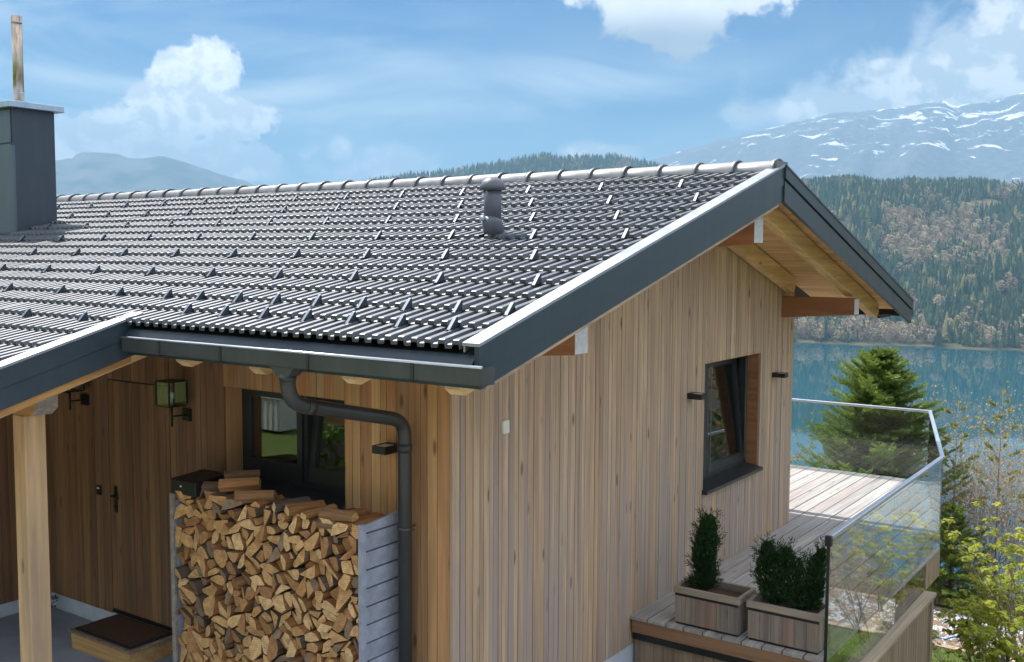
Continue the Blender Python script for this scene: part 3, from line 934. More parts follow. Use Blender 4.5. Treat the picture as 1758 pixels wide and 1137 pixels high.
def sboard(xa, xb, y0, y1, mt=None):
    g = G(); za, zb = soff(xa), soff(xb); c = (xa + xb) / 2
    g.v = [(x - c, y - (y0 + y1) / 2, z - za) for x, z in ((xa + .002, za), (xb - .002, zb), (xb - .002, zb + .018), (xa + .002, za + .018)) for y in (y0, y1)]
    g.f = [(0, 1, 3, 2), (4, 5, 7, 6), (0, 2, 4, 6)[::1], (1, 7, 5, 3), (2, 3, 5, 4), (0, 6, 7, 1)]
    g.f[2] = (0, 2, 4, 6); g.mi = [0] * 6; g.sm = [False] * 6
    return g.obj('soffit_board', mt or M['soffit'], roof, (c, (y0 + y1) / 2, za))


x = RX
while x < 7.72:
    sboard(x, min(7.75, x + .11), YF + .06, -.002); x += .11
x = RX
while x > -1.0:
    sboard(max(-1.03, x - .14), x, YF + .06, -.002); x -= .14
x = 0
while x > -1.0:
    sboard(max(-1.03, x - .13), x, .0, YB); x -= .13
x = -1.03
while x > -3.3:
    sboard(x - .13, x, 2.14, PY); x -= .13


def rafter(xa, xb, y0, y1, top=.145, dep=.18, mt='beam_x', endcut=.06, side_mat=None):
    """rafter following the roof between xa (upper) and xb (lower)"""
    s = 1 if xb > xa else -1
    zs = lambda x: zt(x) - top
    L = [(xa, zs(xa)), (xb, zs(xb)), (xb - s * .0, zs(xb) - dep * .55), (xb - s * endcut, zs(xb - s * endcut) - dep), (xa, zs(xa) - dep)]
    if s < 0: L = L[::-1]
    c = (xa + xb) / 2; z0 = zs(xb) - dep
    g = G().prism([(p[0] - c, p[1] - z0) for p in L], 'Y', y0 - (y0 + y1) / 2, y1 - (y0 + y1) / 2)
    return bevel(g.obj('rafter', M[mt], roof, (c, (y0 + y1) / 2, z0)), .003)


rafter(RX, 7.42, -.80, -.70)
rafter(RX, 6.35, -.13, -.03)
rafter(RX, -.9, -.80, -.70)
for yy in (-.78, .03, .88, 1.65):
    g = G(); y0, y1 = yy - .055, yy + .055
    L = [(.0, zt(0) - .145), (-.98, zt(-.98) - .145), (-.98, zt(-.98) - .31), (-.93, zt(-.93) - .36), (0, zt(0) - .36)]
    g.prism([(p[0], p[1] - 2.4) for p in L], 'Y', -.055, .055)
    o = g.obj('rafter', [M['beam_x']], roof, (0, yy, 2.4))
    box('rafter_end', -.984, -.980, yy - .055, yy + .055, zt(-.98) - .309, zt(-.98) - .146, M['pale_end'], roof)
    xx = -.93; 
for yy in (2.5, 3.3, 4.1, 4.9):
    rafter(0.0, -3.0, yy, yy + .1, .145, .16)
rafter(-.0, -3.2, 2.16, 2.30, .145, .19)

# --- battens/underlay below tiles
g = G()
for (xa, xb, y0, y1) in ((XL + .04, RX, YF + .03, YB), (-3.2, XL + .04, 2.12, YB)):
    g.poly([(xa, y0, zt(xa) - .065), (xb, y0, zt(xb) - .065), (xb, y1, zt(xb) - .065), (xa, y1, zt(xa) - .065),
            (xa, y0, zt(xa) - .10), (xb, y0, zt(xb) - .10), (xb, y1, zt(xb) - .10), (xa, y1, zt(xa) - .10)],
           [(0, 1, 2, 3), (7, 6, 5, 4), (0, 4, 5, 1), (1, 5, 6, 2), (2, 6, 7, 3), (3, 7, 4, 0)])
g.poly([(RX, YF + .03, RZ - .065), (XR - .05, YF + .03, zt(XR - .05) - .065), (XR - .05, YB, zt(XR - .05) - .065), (RX, YB, RZ - .065),
        (RX, YF + .03, RZ - .10), (XR - .05, YF + .03, zt(XR - .05) - .10), (XR - .05, YB, zt(XR - .05) - .10), (RX, YB, RZ - .10)],
       [(0, 1, 2, 3), (7, 6, 5, 4), (0, 4, 5, 1), (1, 5, 6, 2), (2, 6, 7, 3), (3, 7, 4, 0)])
g.obj('underlay', M['core'], roof)

# --- roof tiles
TW, TG, TLEN = .2, .27, .315


def tile_geo(mL, flip=1):
    """one double-roll tile: origin at its lower left corner; x runs up the slope"""
    prof = [(0, .0), (.006, .0), (.013, .026), (.052, .026), (.061, .002), (.100, .0), (.106, .0), (.113, .026), (.152, .026), (.161, .002), (.1985, .0)]
    lift = .034; g = G(); n = len(prof)
    rows = []
    for x, dz_, in ((0.0, -.022), (.0, 0.), (.010, .003), (TLEN, .003)):
        l = lift * (1 - x / TLEN)
        row = []
        for (y, z) in prof:
            row.append((x, y, z + l + dz_ - .030 + mL * x))
        rows.append(row)
    # softened nose
    rows[1] = [(x, y, z) for x, y, z in rows[1]]
    for r in rows: g.v += r
    for j in range(3):
        for i in range(n - 1):
            f = (j * n + i, (j + 1) * n + i, (j + 1) * n + i + 1, j * n + i + 1)
            g.f.append(f); g.mi.append(0); g.sm.append(False)
    # sides
    g.f.append((0, n, 3 * n)); g.mi.append(0); g.sm.append(False)
    g.f.append((n - 1, 4 * n - 1, 2 * n - 1)); g.mi.append(0); g.sm.append(False)
    if flip < 0:
        g.v = [(-x, y, z) for x, y, z in g.v]
    g.f = [f[::-1] if flip > 0 else f for f in g.f]
    return g


TG_ = tile_geo(ML)
tme = TG_.mesh('roof_tile', [M['tile']])
spots = []
y_start = YF + .115
tr = random.Random(3)
for k in range(-8, 16):
    x = XL + .27 * k
    if x + .3 > RX + .02: continue
    y = y_start
    while y < YB - .2:
        if k >= 0 or y > 2.2: 
            if not (1.45 - .2 < x + .1 < 2.02 and 8.1 < y + .1 < 9.0):
                spots.append((x, y))
        y += TW
spots.sort(key=lambda s: (Vector((s[0], s[1], zt(s[0]))) - CAM).length)
# only tiles in frame count as the nearest
def inview(x, y, z):
    d_ = Vector((x, y, z)) - CAM; w = d_.dot(FWD)
    return w > 0 and abs(d_.dot(RGT) / w) < .51 and abs(d_.dot(UPV) / w) < .34
near = [s for s in spots if inview(s[0] + .1, s[1] + .1, zt(s[0]))][:300]
ns = set(near)
for s in near:
    o = bpy.data.objects.new('roof_tile', tme)
    link(o, roof, (s[0] + tr.uniform(-.0025, .0025), s[1], zt(s[0]) + tr.uniform(-.0015, .0015)))
    o.rotation_euler = (tr.uniform(-.006, .006), tr.uniform(-.004, .004), 0)
g = G()
for s in spots:
    if s in ns: continue
    z = zt(s[0]) + tr.uniform(-.0015, .0015); xx = s[0] + tr.uniform(-.0025, .0025); ry = tr.uniform(-.004, .004)
    rx = tr.uniform(-.006, .006)
    g.poly([(xx + v[0], s[1] + v[1], z + v[2] - v[0] * ry + v[1] * rx) for v in TG_.v], TG_.f)
o = g.obj('roof_tile_field', M['tile'], roof); o['kind'] = 'stuff'
g = G(); TR_ = tile_geo(MR, -1)
k = 0
while True:
    x = XR - .27 * k
    if x - .3 < RX - .02: break
    y = y_start
    while y < YB - .2:
        g.poly([(x + v[0], y + v[1], zt(x) + v[2]) for v in TR_.v], TR_.f); y += TW
    k += 1
o = g.obj('roof_tile_field', M['tile'], roof); o['kind'] = 'stuff'

# --- ridge tiles
RL = .372
g = G(); seg = 10
def arc(rad, x, flat=.72):
    return [(math.cos(math.pi * k / seg) * -rad, x, math.sin(math.pi * k / seg) * rad * flat) for k in range(seg + 1)]
rows = [arc(.160, 0), arc(.162, .003), arc(.158, .035), arc(.150, .040), arc(.141, RL + .03)]
rows = [[(q[0], q[1], q[2] + (.006 if i < 3 else 0)) for q in r] for i, r in enumerate(rows)]
for r in rows: g.v += r
n = seg + 1
for j in range(4):
    for i in range(seg): g.f.append((j * n + i, j * n + i + 1, (j + 1) * n + i + 1, (j + 1) * n + i)); g.mi.append(0); g.sm.append(True)
inn = len(g.v); g.v += [(q[0] * .9, q[1], q[2] * .9) for q in rows[0]]
for i in range(seg): g.f.append((i, inn + i, inn + i + 1, i + 1)); g.mi.append(0); g.sm.append(False)
rme = g.mesh('ridge_tile', [M['ridge']])
md_z = RZ - .040
y = YF + .03; i = 0
while y < YB - .3:
    o = bpy.data.objects.new('ridge_tile', rme); link(o, roof, (RX, y, md_z + tr.uniform(-.003, .003)))
    y += RL
box('ridge_end_cap', RX - .13, RX + .13, YF + .005, YF + .03, RZ - .05, RZ + .055, M['ridge'], roof)

# --- snow guards
g = G(); w = .011
P = [(.0, .010), (.064, .062), (.076, .062), (.086, .0)]
for (yy0, yy1) in ((-w, w),):
    g.prism([(p[0], p[1] + ML * p[0] + .0) for p in P], 'Y', yy0, yy1)
g.box(-.02, .14, -.006, .006, -.002, .012)
M['guard_glare'] = plain('guard_glare_metal', (.20, .225, .27), .45, .6, .05, 4)  # glare on the anthracite guards painted as a paler face colour
for i, f in enumerate(g.f):
    a_, b_, c_ = (Vector(g.v[k]) for k in f[:3]); n_ = (b_ - a_).cross(c_ - a_).normalized()
    if abs(n_.y) < .3: g.mi[i] = 1
sme = g.mesh('snow_guard', [M['metal'], M['guard_glare']])
gp = []
for y in (.058, .448, .852, 1.258, 1.657, -.349, -.746): gp.append((-.88, y))
for y in (-.95, -.561, -.156, .231, .643, 1.048, 1.446, 1.873, 2.257, 2.877, 3.70, 4.52, 5.3, 6.1): gp.append((-.60, y))
for kx, off in ((-.05, .03), (.51, .43), (1.05, 0.), (1.60, .38), (2.14, -.04), (2.68, .36)):
    y = off - .8
    while y < 13:
        if y > YF + .12: gp.append((kx, y))
        y += .8
for y in (2.5, 3.26, 4.06, 4.86): gp.append((-1.16, y))
for y in (2.9, 3.7, 4.5): gp.append((-1.70, y))
for x, y in gp:
    if 1.3 < x < 2.1 and 7.9 < y < 9.2: continue
    o = bpy.data.objects.new('snow_guard', sme); link(o, roof, (x - .06, y + .03, zt(x - .06) + .004))
    o.rotation_euler.z = tr.uniform(-.03, .03)

# --- barge boards (gable front, both slopes), metal capping and wood backing
def barge(xa, xb, y0, y1, top, bot, mt, name, cut=0.):
    """sloped strip; top/bot are depths below the tile surface"""
    n = [(xa, zt(xa) - top), (xb, zt(xb) - top), (xb, zt(xb) - bot + cut), (xa, zt(xa) - bot)]
    if xb < xa: n = n[::-1]
    return G().prism(n, 'Y', y0, y1).obj(name, mt, roof)


o = barge(RX, XL - .0, YF - .012, YF + .02, -.018, .155, M['metal'], 'barge_board')
o = barge(RX, XL + .03, YF - .004, YF + .02, .157, .30, M['metal'], 'barge_board', cut=.06)
barge(RX - .02, -1.02, YF + .022, YF + .05, .1, .335, M['trim_wood'], 'barge_trim', cut=.06)
barge(RX + .003, XR, YF - .030, YF + .02, -.018, .095, M['metal'], 'barge_board')
barge(RX + .003, XR - .06, YF - .010, YF + .02, .098, .115, M['black'], 'barge_groove')
barge(RX + .003, XR - .02, YF - .020, YF + .02, .117, .30, M['metal'], 'barge_board', cut=.03)
M['capmetal'] = plain('rake_cap_metal', (.34, .36, .40), .48, .75, .05, 4)
o = barge(RX, XL - .012, YF - .022, YF + .095, -.026, -.008, M['capmetal'], 'rake_cap')
barge(RX, XL, YF + .083, YF + .095, -.008, .03, M['capmetal'], 'rake_flange')
barge(RX + .003, XR + .01, YF - .036, YF + .11, -.026, -.008, M['metal'], 'rake_cap')
g = G().poly([(XL + .0, YF + .02, zt(XL) - .02), (XL + .0, YF + .11, zt(XL) - .02), (XL, YF + .11, zt(XL) - .1), (XL, YF + .02, zt(XL) - .1)], [(0, 1, 2, 3)])
# porch rake at Y = 2.1
PX = -3.2
barge(XL + .10, PX, 2.075, 2.10, -.018, .12, M['metal'], 'barge_board')
barge(XL + .10, PX, 2.083, 2.10, .123, .26, M['metal'], 'barge_board')
barge(XL + .06, PX, 2.104, 2.15, .12, .305, M['orange_x'], 'barge_trim')
barge(XL + .14, PX, 2.065, 2.20, -.026, -.008, M['capmetal'], 'rake_cap')

# --- eave drip sheet, fascia, gutter
g = G()
y0, y1 = YF + .03, 2.07
g.poly([(XL + .03, y0, zt(XL) - .045), (XL + .03, y1, zt(XL) - .045), (XL - .035, y1, 2.665), (XL - .035, y0, 2.665)], [(0, 1, 2, 3)])
g.box(XL + .03, XL + .05, y0, y1, 2.56, zt(XL) - .045)
g.obj('drip_sheet', M['metal'], roof)
gut = G()
GX0, GX1, GZ0, GZ1 = -1.175, -1.06, 2.59, 2.69
gy0, gy1 = -1.135, 2.06
t = .004
gut.box(GX0, GX1, gy0, gy1, GZ0, GZ0 + t)
gut.box(GX0, GX0 + t, gy0, gy1, GZ0 + t, GZ1)
gut.box(GX1 - t, GX1, gy0, gy1, GZ0 + t, GZ1 - .01)
gut.box(GX0 + t, GX1 - t, gy0, gy0 + t, GZ0 + t, GZ1 - .002)
gut.box(GX0 + t, GX1 - t, gy1 - t, gy1, GZ0 + t, GZ1 - .002)
gutter = gut.obj('gutter', M['metal_grey'], house)
G().tube([(GX0 + .001, gy0, GZ1), (GX0 + .001, gy1, GZ1)], .0085, 8).obj('gutter_bead', M['rail'], gutter)
for yy in (-.66, .17, .98, 1.62):
    box('gutter_joint', GX0 - .006, GX0 - .0005, yy, yy + .022, GZ0 - .006, GZ1 - .006, M['pipe'], gutter)
    box('gutter_joint', GX0 - .006, GX1, yy, yy + .022, GZ0 - .009, GZ0 - .002, M['pipe'], gutter)
# downpipe
OY = .42
dp = empty('downpipe', (-1.1, OY, 2.59), house)
g = G(); q = []
g.v += [(-1.17, OY - .11, 2.588), (-1.065, OY - .11, 2.588), (-1.065, OY + .11, 2.588), (-1.17, OY + .11, 2.588)]
g.v += [(-1.165, OY - .055, 2.53), (-1.07, OY - .055, 2.53), (-1.07, OY + .055, 2.53), (-1.165, OY + .055, 2.53)]
for a_, b_, c_, d_ in ((0, 1, 5, 4), (1, 2, 6, 5), (2, 3, 7, 6), (3, 0, 4, 7), (4, 5, 6, 7)): g.f.append((a_, b_, c_, d_)); g.mi.append(0); g.sm.append(False)
g.obj('gutter_outlet', M['metal_grey'], dp)


def curve_path(pts, rad, n=7):
    out = [Vector(pts[0])]
    for i in range(1, len(pts) - 1):
        p0, p, p1 = Vector(pts[i - 1]), Vector(pts[i]), Vector(pts[i + 1])
        a_ = p + (p0 - p).normalized() * rad; c_ = p + (p1 - p).normalized() * rad
        for k in range(n + 1):
            t_ = k / n; out.append(a_ * (1 - t_) ** 2 + p * 2 * t_ * (1 - t_) + c_ * t_ ** 2)
    out.append(Vector(pts[-1]))
    return out


PR = .049
top = [(-1.118, OY, 2.56), (-1.118, OY, 2.355), (-.115, .335, 2.125), (-.115, .335, -.34)]
G().tube(curve_path(top, .13), PR, 20).obj('pipe', M['pipe'], dp)
G().tube([(-1.118, OY, 2.535), (-1.118, OY, 2.50)], PR + .006, 20).obj('pipe_collar', M['pipe'], dp)
aa, bb = Vector(top[1]), Vector(top[2]); dd = (bb - aa).normalized()
G().tube([aa + dd * .14, aa + dd * .20], PR + .005, 20).obj('pipe_collar', M['pipe'], dp)
G().tube([(-.115, .335, 1.96), (-.115, .335, 1.90)], PR + .005, 20).obj('pipe_collar', M['pipe'], dp)
g = G().tube([(-.115, .335, 1.365), (-.115, .335, 1.345)], PR + .005, 20); g.box(-.1, .0, .33, .34, 1.35, 1.36); g.tube([(-.115, .27, 1.355), (-.115, .255, 1.355)], .008, 6)
g.obj('pipe_clamp', M['metal_grey'], dp)
# right-hand gutter
g = G(); g.box(7.87, 7.99, YF + .0, YB - 1, 2.53, 2.535); g.box(7.985, 7.99, YF, YB - 1, 2.535, 2.62); g.box(7.87, 7.875, YF, YB - 1, 2.535, 2.61); g.box(7.875, 7.985, YF, YF + .004, 2.535, 2.61)
g.obj('gutter', M['black'], house)
box('eave_beam', 7.4, 7.9, YF + .25, YF + .28, 2.52, 2.55, M['black'], house)

# --- porch beam and post
g = G()
L = [(2.42, 2.365), (5.2, 2.365), (5.2, 2.135), (2.50, 2.135), (2.42, 2.19)]
g.prism([(p[0] - 2.42, p[1] - 2.135) for p in L], 'X', 0, .17)
for i in range(len(g.f)):
    # faces whose points all lie near y=0 are the end grain
    ps = [g.v[k] for k in g.f[i]]
    if all(p[1] < .085 for p in ps): g.mi[i] = 1
bevel(g.obj('porch_beam', [M['beam_y'], M['old_end']], house, (-1.62, 2.42, 2.135)), .005)
bevel(box('porch_post', -1.62, -1.46, 2.57, 2.73, -.22, 2.133, M['post'], house), .008)

# --- chimney
CX0, CX1, CY0, CY1 = 1.45, 2.0, 8.1, 9.15
ch = empty('chimney', (CX0, CY0, 3.5), house)
box('chimney_body', CX0, CX1, CY0, CY1, 3.4, 5.06, M['chimney'], ch)
box('side_panel', CX0 - .012, CX0 - .001, CY0 + .04, CY1 - .03, 3.5, 4.62, M['chimney_l'], ch)
box('side_panel', CX0 - .012, CX0 - .001, CY0 + .04, CY1 - .03, 4.64, 5.05, M['chimney_l'], ch)
box('corner_trim', CX0 - .016, CX0 + .014, CY0 - .006, CY0 + .036, 3.48, 4.60, M['chimney_l'], ch)
box('chimney_cap', CX0 - .09, CX1 + .09, CY0 - .09, CY1 + .09, 5.062, 5.14, M['cap'], ch, .006)
g = G(); 
g.poly([(CX0 - .12, CY0 - .1, zt(CX0 - .12) + .006), (CX1 + .1, CY0 - .1, zt(CX1 + .1) + .006), (CX1 + .1, CY1 + .1, zt(CX1 + .1) + .006), (CX0 - .12, CY1 + .1, zt(CX0 - .12) + .006)], [(0, 1, 2, 3)])
g.obj('chimney_flashing', M['metal'], ch)
fy = 8.42; fx = 1.72
G().tube([(fx, fy, 5.12), (fx, fy, 6.26)], .064, 24).obj('flue', M['steel'], ch)
G().tube([(fx, fy, 5.14), (fx, fy, 5.20)], [.085, .068], 24).obj('flue_collar', M['cap'], ch)
G().tube([(fx, fy, 5.29), (fx, fy, 5.305)], .067, 24).obj('flue_band', M['cap'], ch)
G().tube([(fx, fy, 6.17), (fx, fy, 6.185)], .067, 24).obj('flue_band', M['cap'], ch)

# --- vent pipe on the roof
VX, VY = 1.185, .49
vz = zt(VX)
vp = empty('vent_pipe', (VX, VY, vz), house)
nrm = Vector((-ML, 0, 1)).normalized()
b0 = Vector((VX - .02, VY, vz - .04)); b1 = b0 + nrm * .15
G().tube([b0, b1 + Vector((0, 0, .0)), b1 + Vector((.005, 0, .015))], [.088, .082, .073], 24).obj('vent_base', M['vent'], vp)
G().tube([(VX - .055, VY, vz + .05), (VX - .055, VY, vz + .41)], .071, 24).obj('vent_tube', M['vent'], vp)
G().tube([(VX - .055 - .07, VY + .035, vz + .12), (VX - .055 - .10, VY + .045, vz + .12)], [.026, .018], 12).obj('vent_screw_cap', M['cap'], vp)
cz = vz + .345
G().tube([(VX - .055, VY, cz), (VX - .055, VY, cz + .035), (VX - .055, VY, cz + .075), (VX - .055, VY, cz + .098), (VX - .055, VY, cz + .105)], [.104, .104, .082, .042, .008], 28).obj('vent_cap', M['vent'], vp)
g = G(); g.poly([(VX - .2, VY - .15, zt(VX - .2) + .003), (VX + .2, VY - .15, zt(VX + .2) + .003), (VX + .2, VY + .15, zt(VX + .2) + .003), (VX - .2, VY + .15, zt(VX - .2) + .003)], [(0, 1, 2, 3)])
g.obj('vent_flashing', M['metal'], vp)

# --- windows
def ring(name, plane, a0, a1, z0, z1, w, d0, d1, mt, parent, wb=None, wt=None):
    """rectangular frame as one mesh; plane 'X' lies in an x=const wall (a = y), 'Y' in a y=const wall (a = x)"""
    wb = wb or w; wt = wt or w; g = G()
    def bx(p0, p1, q0, q1):
        if plane == 'X': g.box(d0, d1, p0, p1, q0, q1)
        else: g.box(p0, p1, d0, d1, q0, q1)
    bx(a0, a0 + w, z0, z1); bx(a1 - w, a1, z0, z1); bx(a0 + w, a1 - w, z0, z0 + wb); bx(a0 + w, a1 - w, z1 - wt, z1)
    return g.obj(name, mt, parent)


# entrance-side window
w1 = empty('window', (.2, 1.72, 1.39), house); w1['label'] = 'two-leaf dark window above the firewood'
g = G(); g.box(.0235, .188, EY0 - .01, EY0 + .004, EZ0, EZ1 - .005); g.box(.0235, .188, EY1 - .004, EY1 + .01, EZ0, EZ1 - .005); g.box(.0235, .188, EY0 - .01, EY1 + .01, EZ1 - .004, EZ1 + .01)
g.obj('reveal', M['eave_wood'], w1)
ring('window_frame', 'X', EY0, EY1, 1.41, EZ1 - .002, .045, .19, .26, M['frame'], w1, .05, .03)
G().box(.19, .26, 1.63, 1.67, 1.45, 2.16).obj('mullion', M['frame'], w1)
s1 = ring('sash', 'X', 1.672, 2.364, 1.462, 2.158, .058, .17, .235, M['frame'], w1, .12, .05)
G().box(.198, .206, 1.70, 2.335, 1.55, 2.13).obj('pane', M['pane'], s1)
# right leaf, tilted into the room
g2 = G()
for (p0, p1, q0, q1) in ((1.078, 1.14, 1.462, 2.158), (1.566, 1.628, 1.462, 2.158), (1.14, 1.566, 1.462, 1.582), (1.14, 1.566, 2.108, 2.158)):
    g2.box(0, .065, p0, p1, q0 - 1.462, q1 - 1.462)
g2.v = [(v[0] + v[2] * .13, v[1], v[2]) for v in g2.v]
s2 = g2.obj('sash', M['frame'], w1, (.185, 0, 1.462))
g3 = G().box(.028, .036, 1.12, 1.58, .1, .67); g3.v = [(v[0] + v[2] * .13, v[1], v[2]) for v in g3.v]
g3.obj('pane', M['pane'], s2, (.185, 0, 1.462))
G().box(.186, .192, 1.640, 1.648, 1.5, 2.12).obj('rebate_strip', M['brass'], w1)
g = G(); g.poly([(-.035, EY0 + .002, 1.392), (.19, EY0 + .002, 1.412), (.19, EY1 - .002, 1.412), (-.035, EY1 - .002, 1.392), (-.035, EY0 + .002, 1.362), (.0, EY0 + .002, 1.362), (0, EY1 - .002, 1.362), (-.035, EY1 - .002, 1.362)],
                [(0, 3, 2, 1), (0, 4, 7, 3), (4, 5, 6, 7)])
g.obj('window_sill', M['frame'], w1)
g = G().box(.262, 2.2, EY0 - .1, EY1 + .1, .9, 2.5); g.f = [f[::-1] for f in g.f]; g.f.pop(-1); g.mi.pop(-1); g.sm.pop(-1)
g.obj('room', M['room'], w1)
# gable window
w2 = empty('window', (4.88, .16, .87), house); w2['label'] = 'dark framed gable window with a tilted leaf'
g = G(); g.box(WX0 - .01, WX0 + .004, .0235, .154, WZ0, WZ1 - .005); g.box(WX1 - .004, WX1 + .01, .0235, .154, WZ0, WZ1 - .005); g.box(WX0 - .01, WX1 + .01, .0235, .154, WZ1 - .004, WZ1 + .01)
g.obj('reveal', M['brown_beam'], w2)
ring('window_frame', 'Y', WX0, WX1, .90, WZ1 - .002, .06, .155, .235, M['frame'], w2, .05, .04)
G().box(4.48, 4.56, .155, .235, .95, 2.14).obj('mullion', M['frame'], w2)
s3 = ring('sash', 'Y', WX0 + .055, 4.478, .952, 2.136, .06, .14, .205, M['frame'], w2, .08, .06)
G().box(WX0 + .1, 4.44, .168, .176, 1.0, 2.1).obj('pane', M['pane_b'], s3)
g2 = G()
for (p0, p1, q0, q1) in ((4.562, 4.64, 0, 1.184), (5.49, 5.57, 0, 1.184), (4.64, 5.49, 0, .08), (4.64, 5.49, 1.11, 1.184)):
    g2.box(p0, p1, 0, .06, q0, q1)
g2.v = [(v[0], v[1] + v[2] * .10, v[2]) for v in g2.v]
s4 = g2.obj('sash', M['frame'], w2, (0, .15, .952))
g3 = G().box(4.60, 5.53, .026, .034, .06, 1.14); g3.v = [(v[0], v[1] + v[2] * .10, v[2]) for v in g3.v]
g3.obj('pane', M['pane_b'], s4, (0, .15, .952))
G().box(4.60, 4.612, .136, .139, .96, 2.12).obj('rebate_strip', M['frame_edge'], w2)
G().box(5.558, 5.57, .136, .150, .96, 2.12).obj('rebate_strip', M['frame_edge'], w2)
g = G(); g.poly([(WX0 - .02, -.055, .868), (WX1 + .01, -.055, .868), (WX1 + .01, .15, .905), (WX0 - .02, .15, .905), (WX0 - .02, -.055, .835), (WX1 + .01, -.055, .835), (WX1 + .01, 0, .835), (WX0 - .02, 0, .835)],
                [(0, 1, 2, 3), (0, 4, 5, 1), (4, 7, 6, 5), (0, 3, 7, 4), (1, 5, 6, 2)])
g.obj('window_sill', M['frame'], w2)
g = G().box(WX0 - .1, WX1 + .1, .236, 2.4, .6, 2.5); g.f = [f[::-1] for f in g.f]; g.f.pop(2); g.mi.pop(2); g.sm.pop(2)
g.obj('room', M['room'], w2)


def curtain(x0, x1, y, z0, z1, mt, lean=0.):
    g = G(); n = 16
    for i in range(n + 1):
        x = x0 + (x1 - x0) * i / n; yy = y + .03 * math.sin(i * 2.1)
        g.v += [(x - lean, yy, z0), (x, yy, z1)]
    for i in range(n): g.f.append((2 * i, 2 * i + 2, 2 * i + 3, 2 * i + 1)); g.mi.append(0); g.sm.append(True)
    o = g.obj('curtain', mt, w2)
    so = o.modifiers.new('thick', 'SOLIDIFY'); so.thickness = .004
    return o


curtain(5.55, 6.1, .75, .9, 2.3, M['curtain'])
curtain(4.9, 5.5, .62, .7, 2.3, M['curtain_d'], -.2)

# ------------------------------------------------------------------ lamps and small wall things
def cube_lamp(plane, a0, a1, dep, z0, z1, label):
    """flat up-and-down wall lamp: hollow case with a frosted lens in the top"""
    loc = ((a0 + a1) / 2, 0, z0) if plane == 'Y' else (0, (a0 + a1) / 2, z0)
    e = empty('wall_lamp', loc); tag(e, label, 'wall lamp', 'flat black wall lamps')
    g = G(); t = .008
    def bx(p0, p1, q0, q1, r0, r1, gg):
        if plane == 'Y': gg.box(p0, p1, q0, q1, r0, r1)
        else: gg.box(q0, q1, p0, p1, r0, r1)
    bx(a0, a1, -dep, -dep + t, z0, z1, g); bx(a0, a0 + t, -dep + t, -.0, z0, z1, g); bx(a1 - t, a1, -dep + t, -.0, z0, z1, g)
    bx(a0 + t, a1 - t, -.035, 0.0, z0, z1, g)
    g.obj('lamp_case', M['black'], e)
    l = G(); bx(a0 + t, a1 - t, -dep + t, -.035, z1 - .014, z1 - .006, l); bx(a0 + t, a1 - t, -dep + t, -.035, z0 + .006, z0 + .014, l)
    l.obj('lamp_lens', M['lens'], e)
    return e


cube_lamp('Y', 3.72, 3.84, .155, 1.868, 1.925, 'flat black wall lamp left of the gable window')
cube_lamp('Y', 5.985, 6.105, .155, 1.866, 1.918, 'flat black wall lamp right of the gable window near the lake')
cube_lamp('X', .475, .60, .165, 1.868, 1.925, 'flat black wall lamp beside the downpipe on the entrance wall')
e = box('sensor_box', .575, .65, -.028, -.0, 1.965, 2.065, M['white'], None, .005)
tag(e, 'small white sensor box on the gable boards near the corner', 'sensor')


def lantern(y, label):
    e = empty('wall_lantern', (0, y, 1.91)); tag(e, label, 'lantern', 'black box lanterns by the front door')
    G().box(-.03, 0, y - .045, y + .055, 1.86, 1.96).obj('wall_plate', M['black'], e)
    g = G(); g.tube([(-.02, y, 1.91), (-.17, y, 1.915)], .008, 8); g.tube([(-.17, y, 1.83), (-.17, y, 2.01)], .010, 8)
    g.obj('arm', M['black'], e)
    c = Vector((-.17, y, 0)); s = .088; z0, z1 = 2.01, 2.21
    g = G()
    g.box(c.x - s, c.x + s, y - s, y + s, z0 - .006, z0 + .004); g.box(c.x - s - .006, c.x + s + .006, y - s - .006, y + s + .006, z1, z1 + .012)
    for sx in (-1, 1):
        for sy in (-1, 1):
            g.box(c.x + sx * s - .006, c.x + sx * s + .006, y + sy * s - .006, y + sy * s + .006, z0 + .004, z1)
    g.obj('lantern_cage', M['black'], e)
    for k, (x0, x1, y0, y1) in enumerate(((c.x - s, c.x - s + .003, y - s + .006, y + s - .006), (c.x + s - .003, c.x + s, y - s + .006, y + s - .006), (c.x - s + .006, c.x + s - .006, y - s, y - s + .003), (c.x - s + .006, c.x + s - .006, y + s - .003, y + s))):
        G().box(x0, x1, y0, y1, z0 + .005, z1 - .001).obj('pane', M['glass'], e)
    G().tube([(c.x, y, z0), (c.x, y, z0 + .05), (c.x, y, z0 + .06), (c.x, y, z0 + .1), (c.x, y, z0 + .115)], [.012, .012, .022, .022, .006], 10).obj('bulb', M['lens'], e)


lantern(2.87, 'black box lantern on a bracket right of the front door')
lantern(4.37, 'black box lantern partly hidden behind the porch roof edge')

# ------------------------------------------------------------------ porch floor, step, mat, plant
g = G()
g.poly([(-3.55, -.6, -.22), (-.0, -.6, -.22), (-.0, PY, -.22), (-3.55, PY, -.22), (-3.55, -.6, -.5), (0, -.6, -.5), (0, PY, -.5), (-3.55, PY, -.5)],
       [(0, 1, 2, 3), (0, 4, 5, 1), (3, 7, 4, 0), (1, 5, 6, 2)])
tag(g.obj('porch_floor', M['concrete']), 'grey concrete slab under the porch', None, None, 'structure')
st = empty('door_step', (-.35, 3.55, -.22)); tag(st, 'low timber step box in front of the door', 'step')
box('front_board', -.495, -.465, 3.09, 3.90, -.219, -.075, M['step'], st, .003)
for yy in (3.065, 3.90): box('side_board', -.495, -.03, yy, yy + .025, -.219, -.075, M['step'], st, .003)
k = -.51
for i in range(4):
    box('tread_board', k, k + .122, 3.045, 3.945, -.075, -.052, M['planter'], st, .003); k += .126
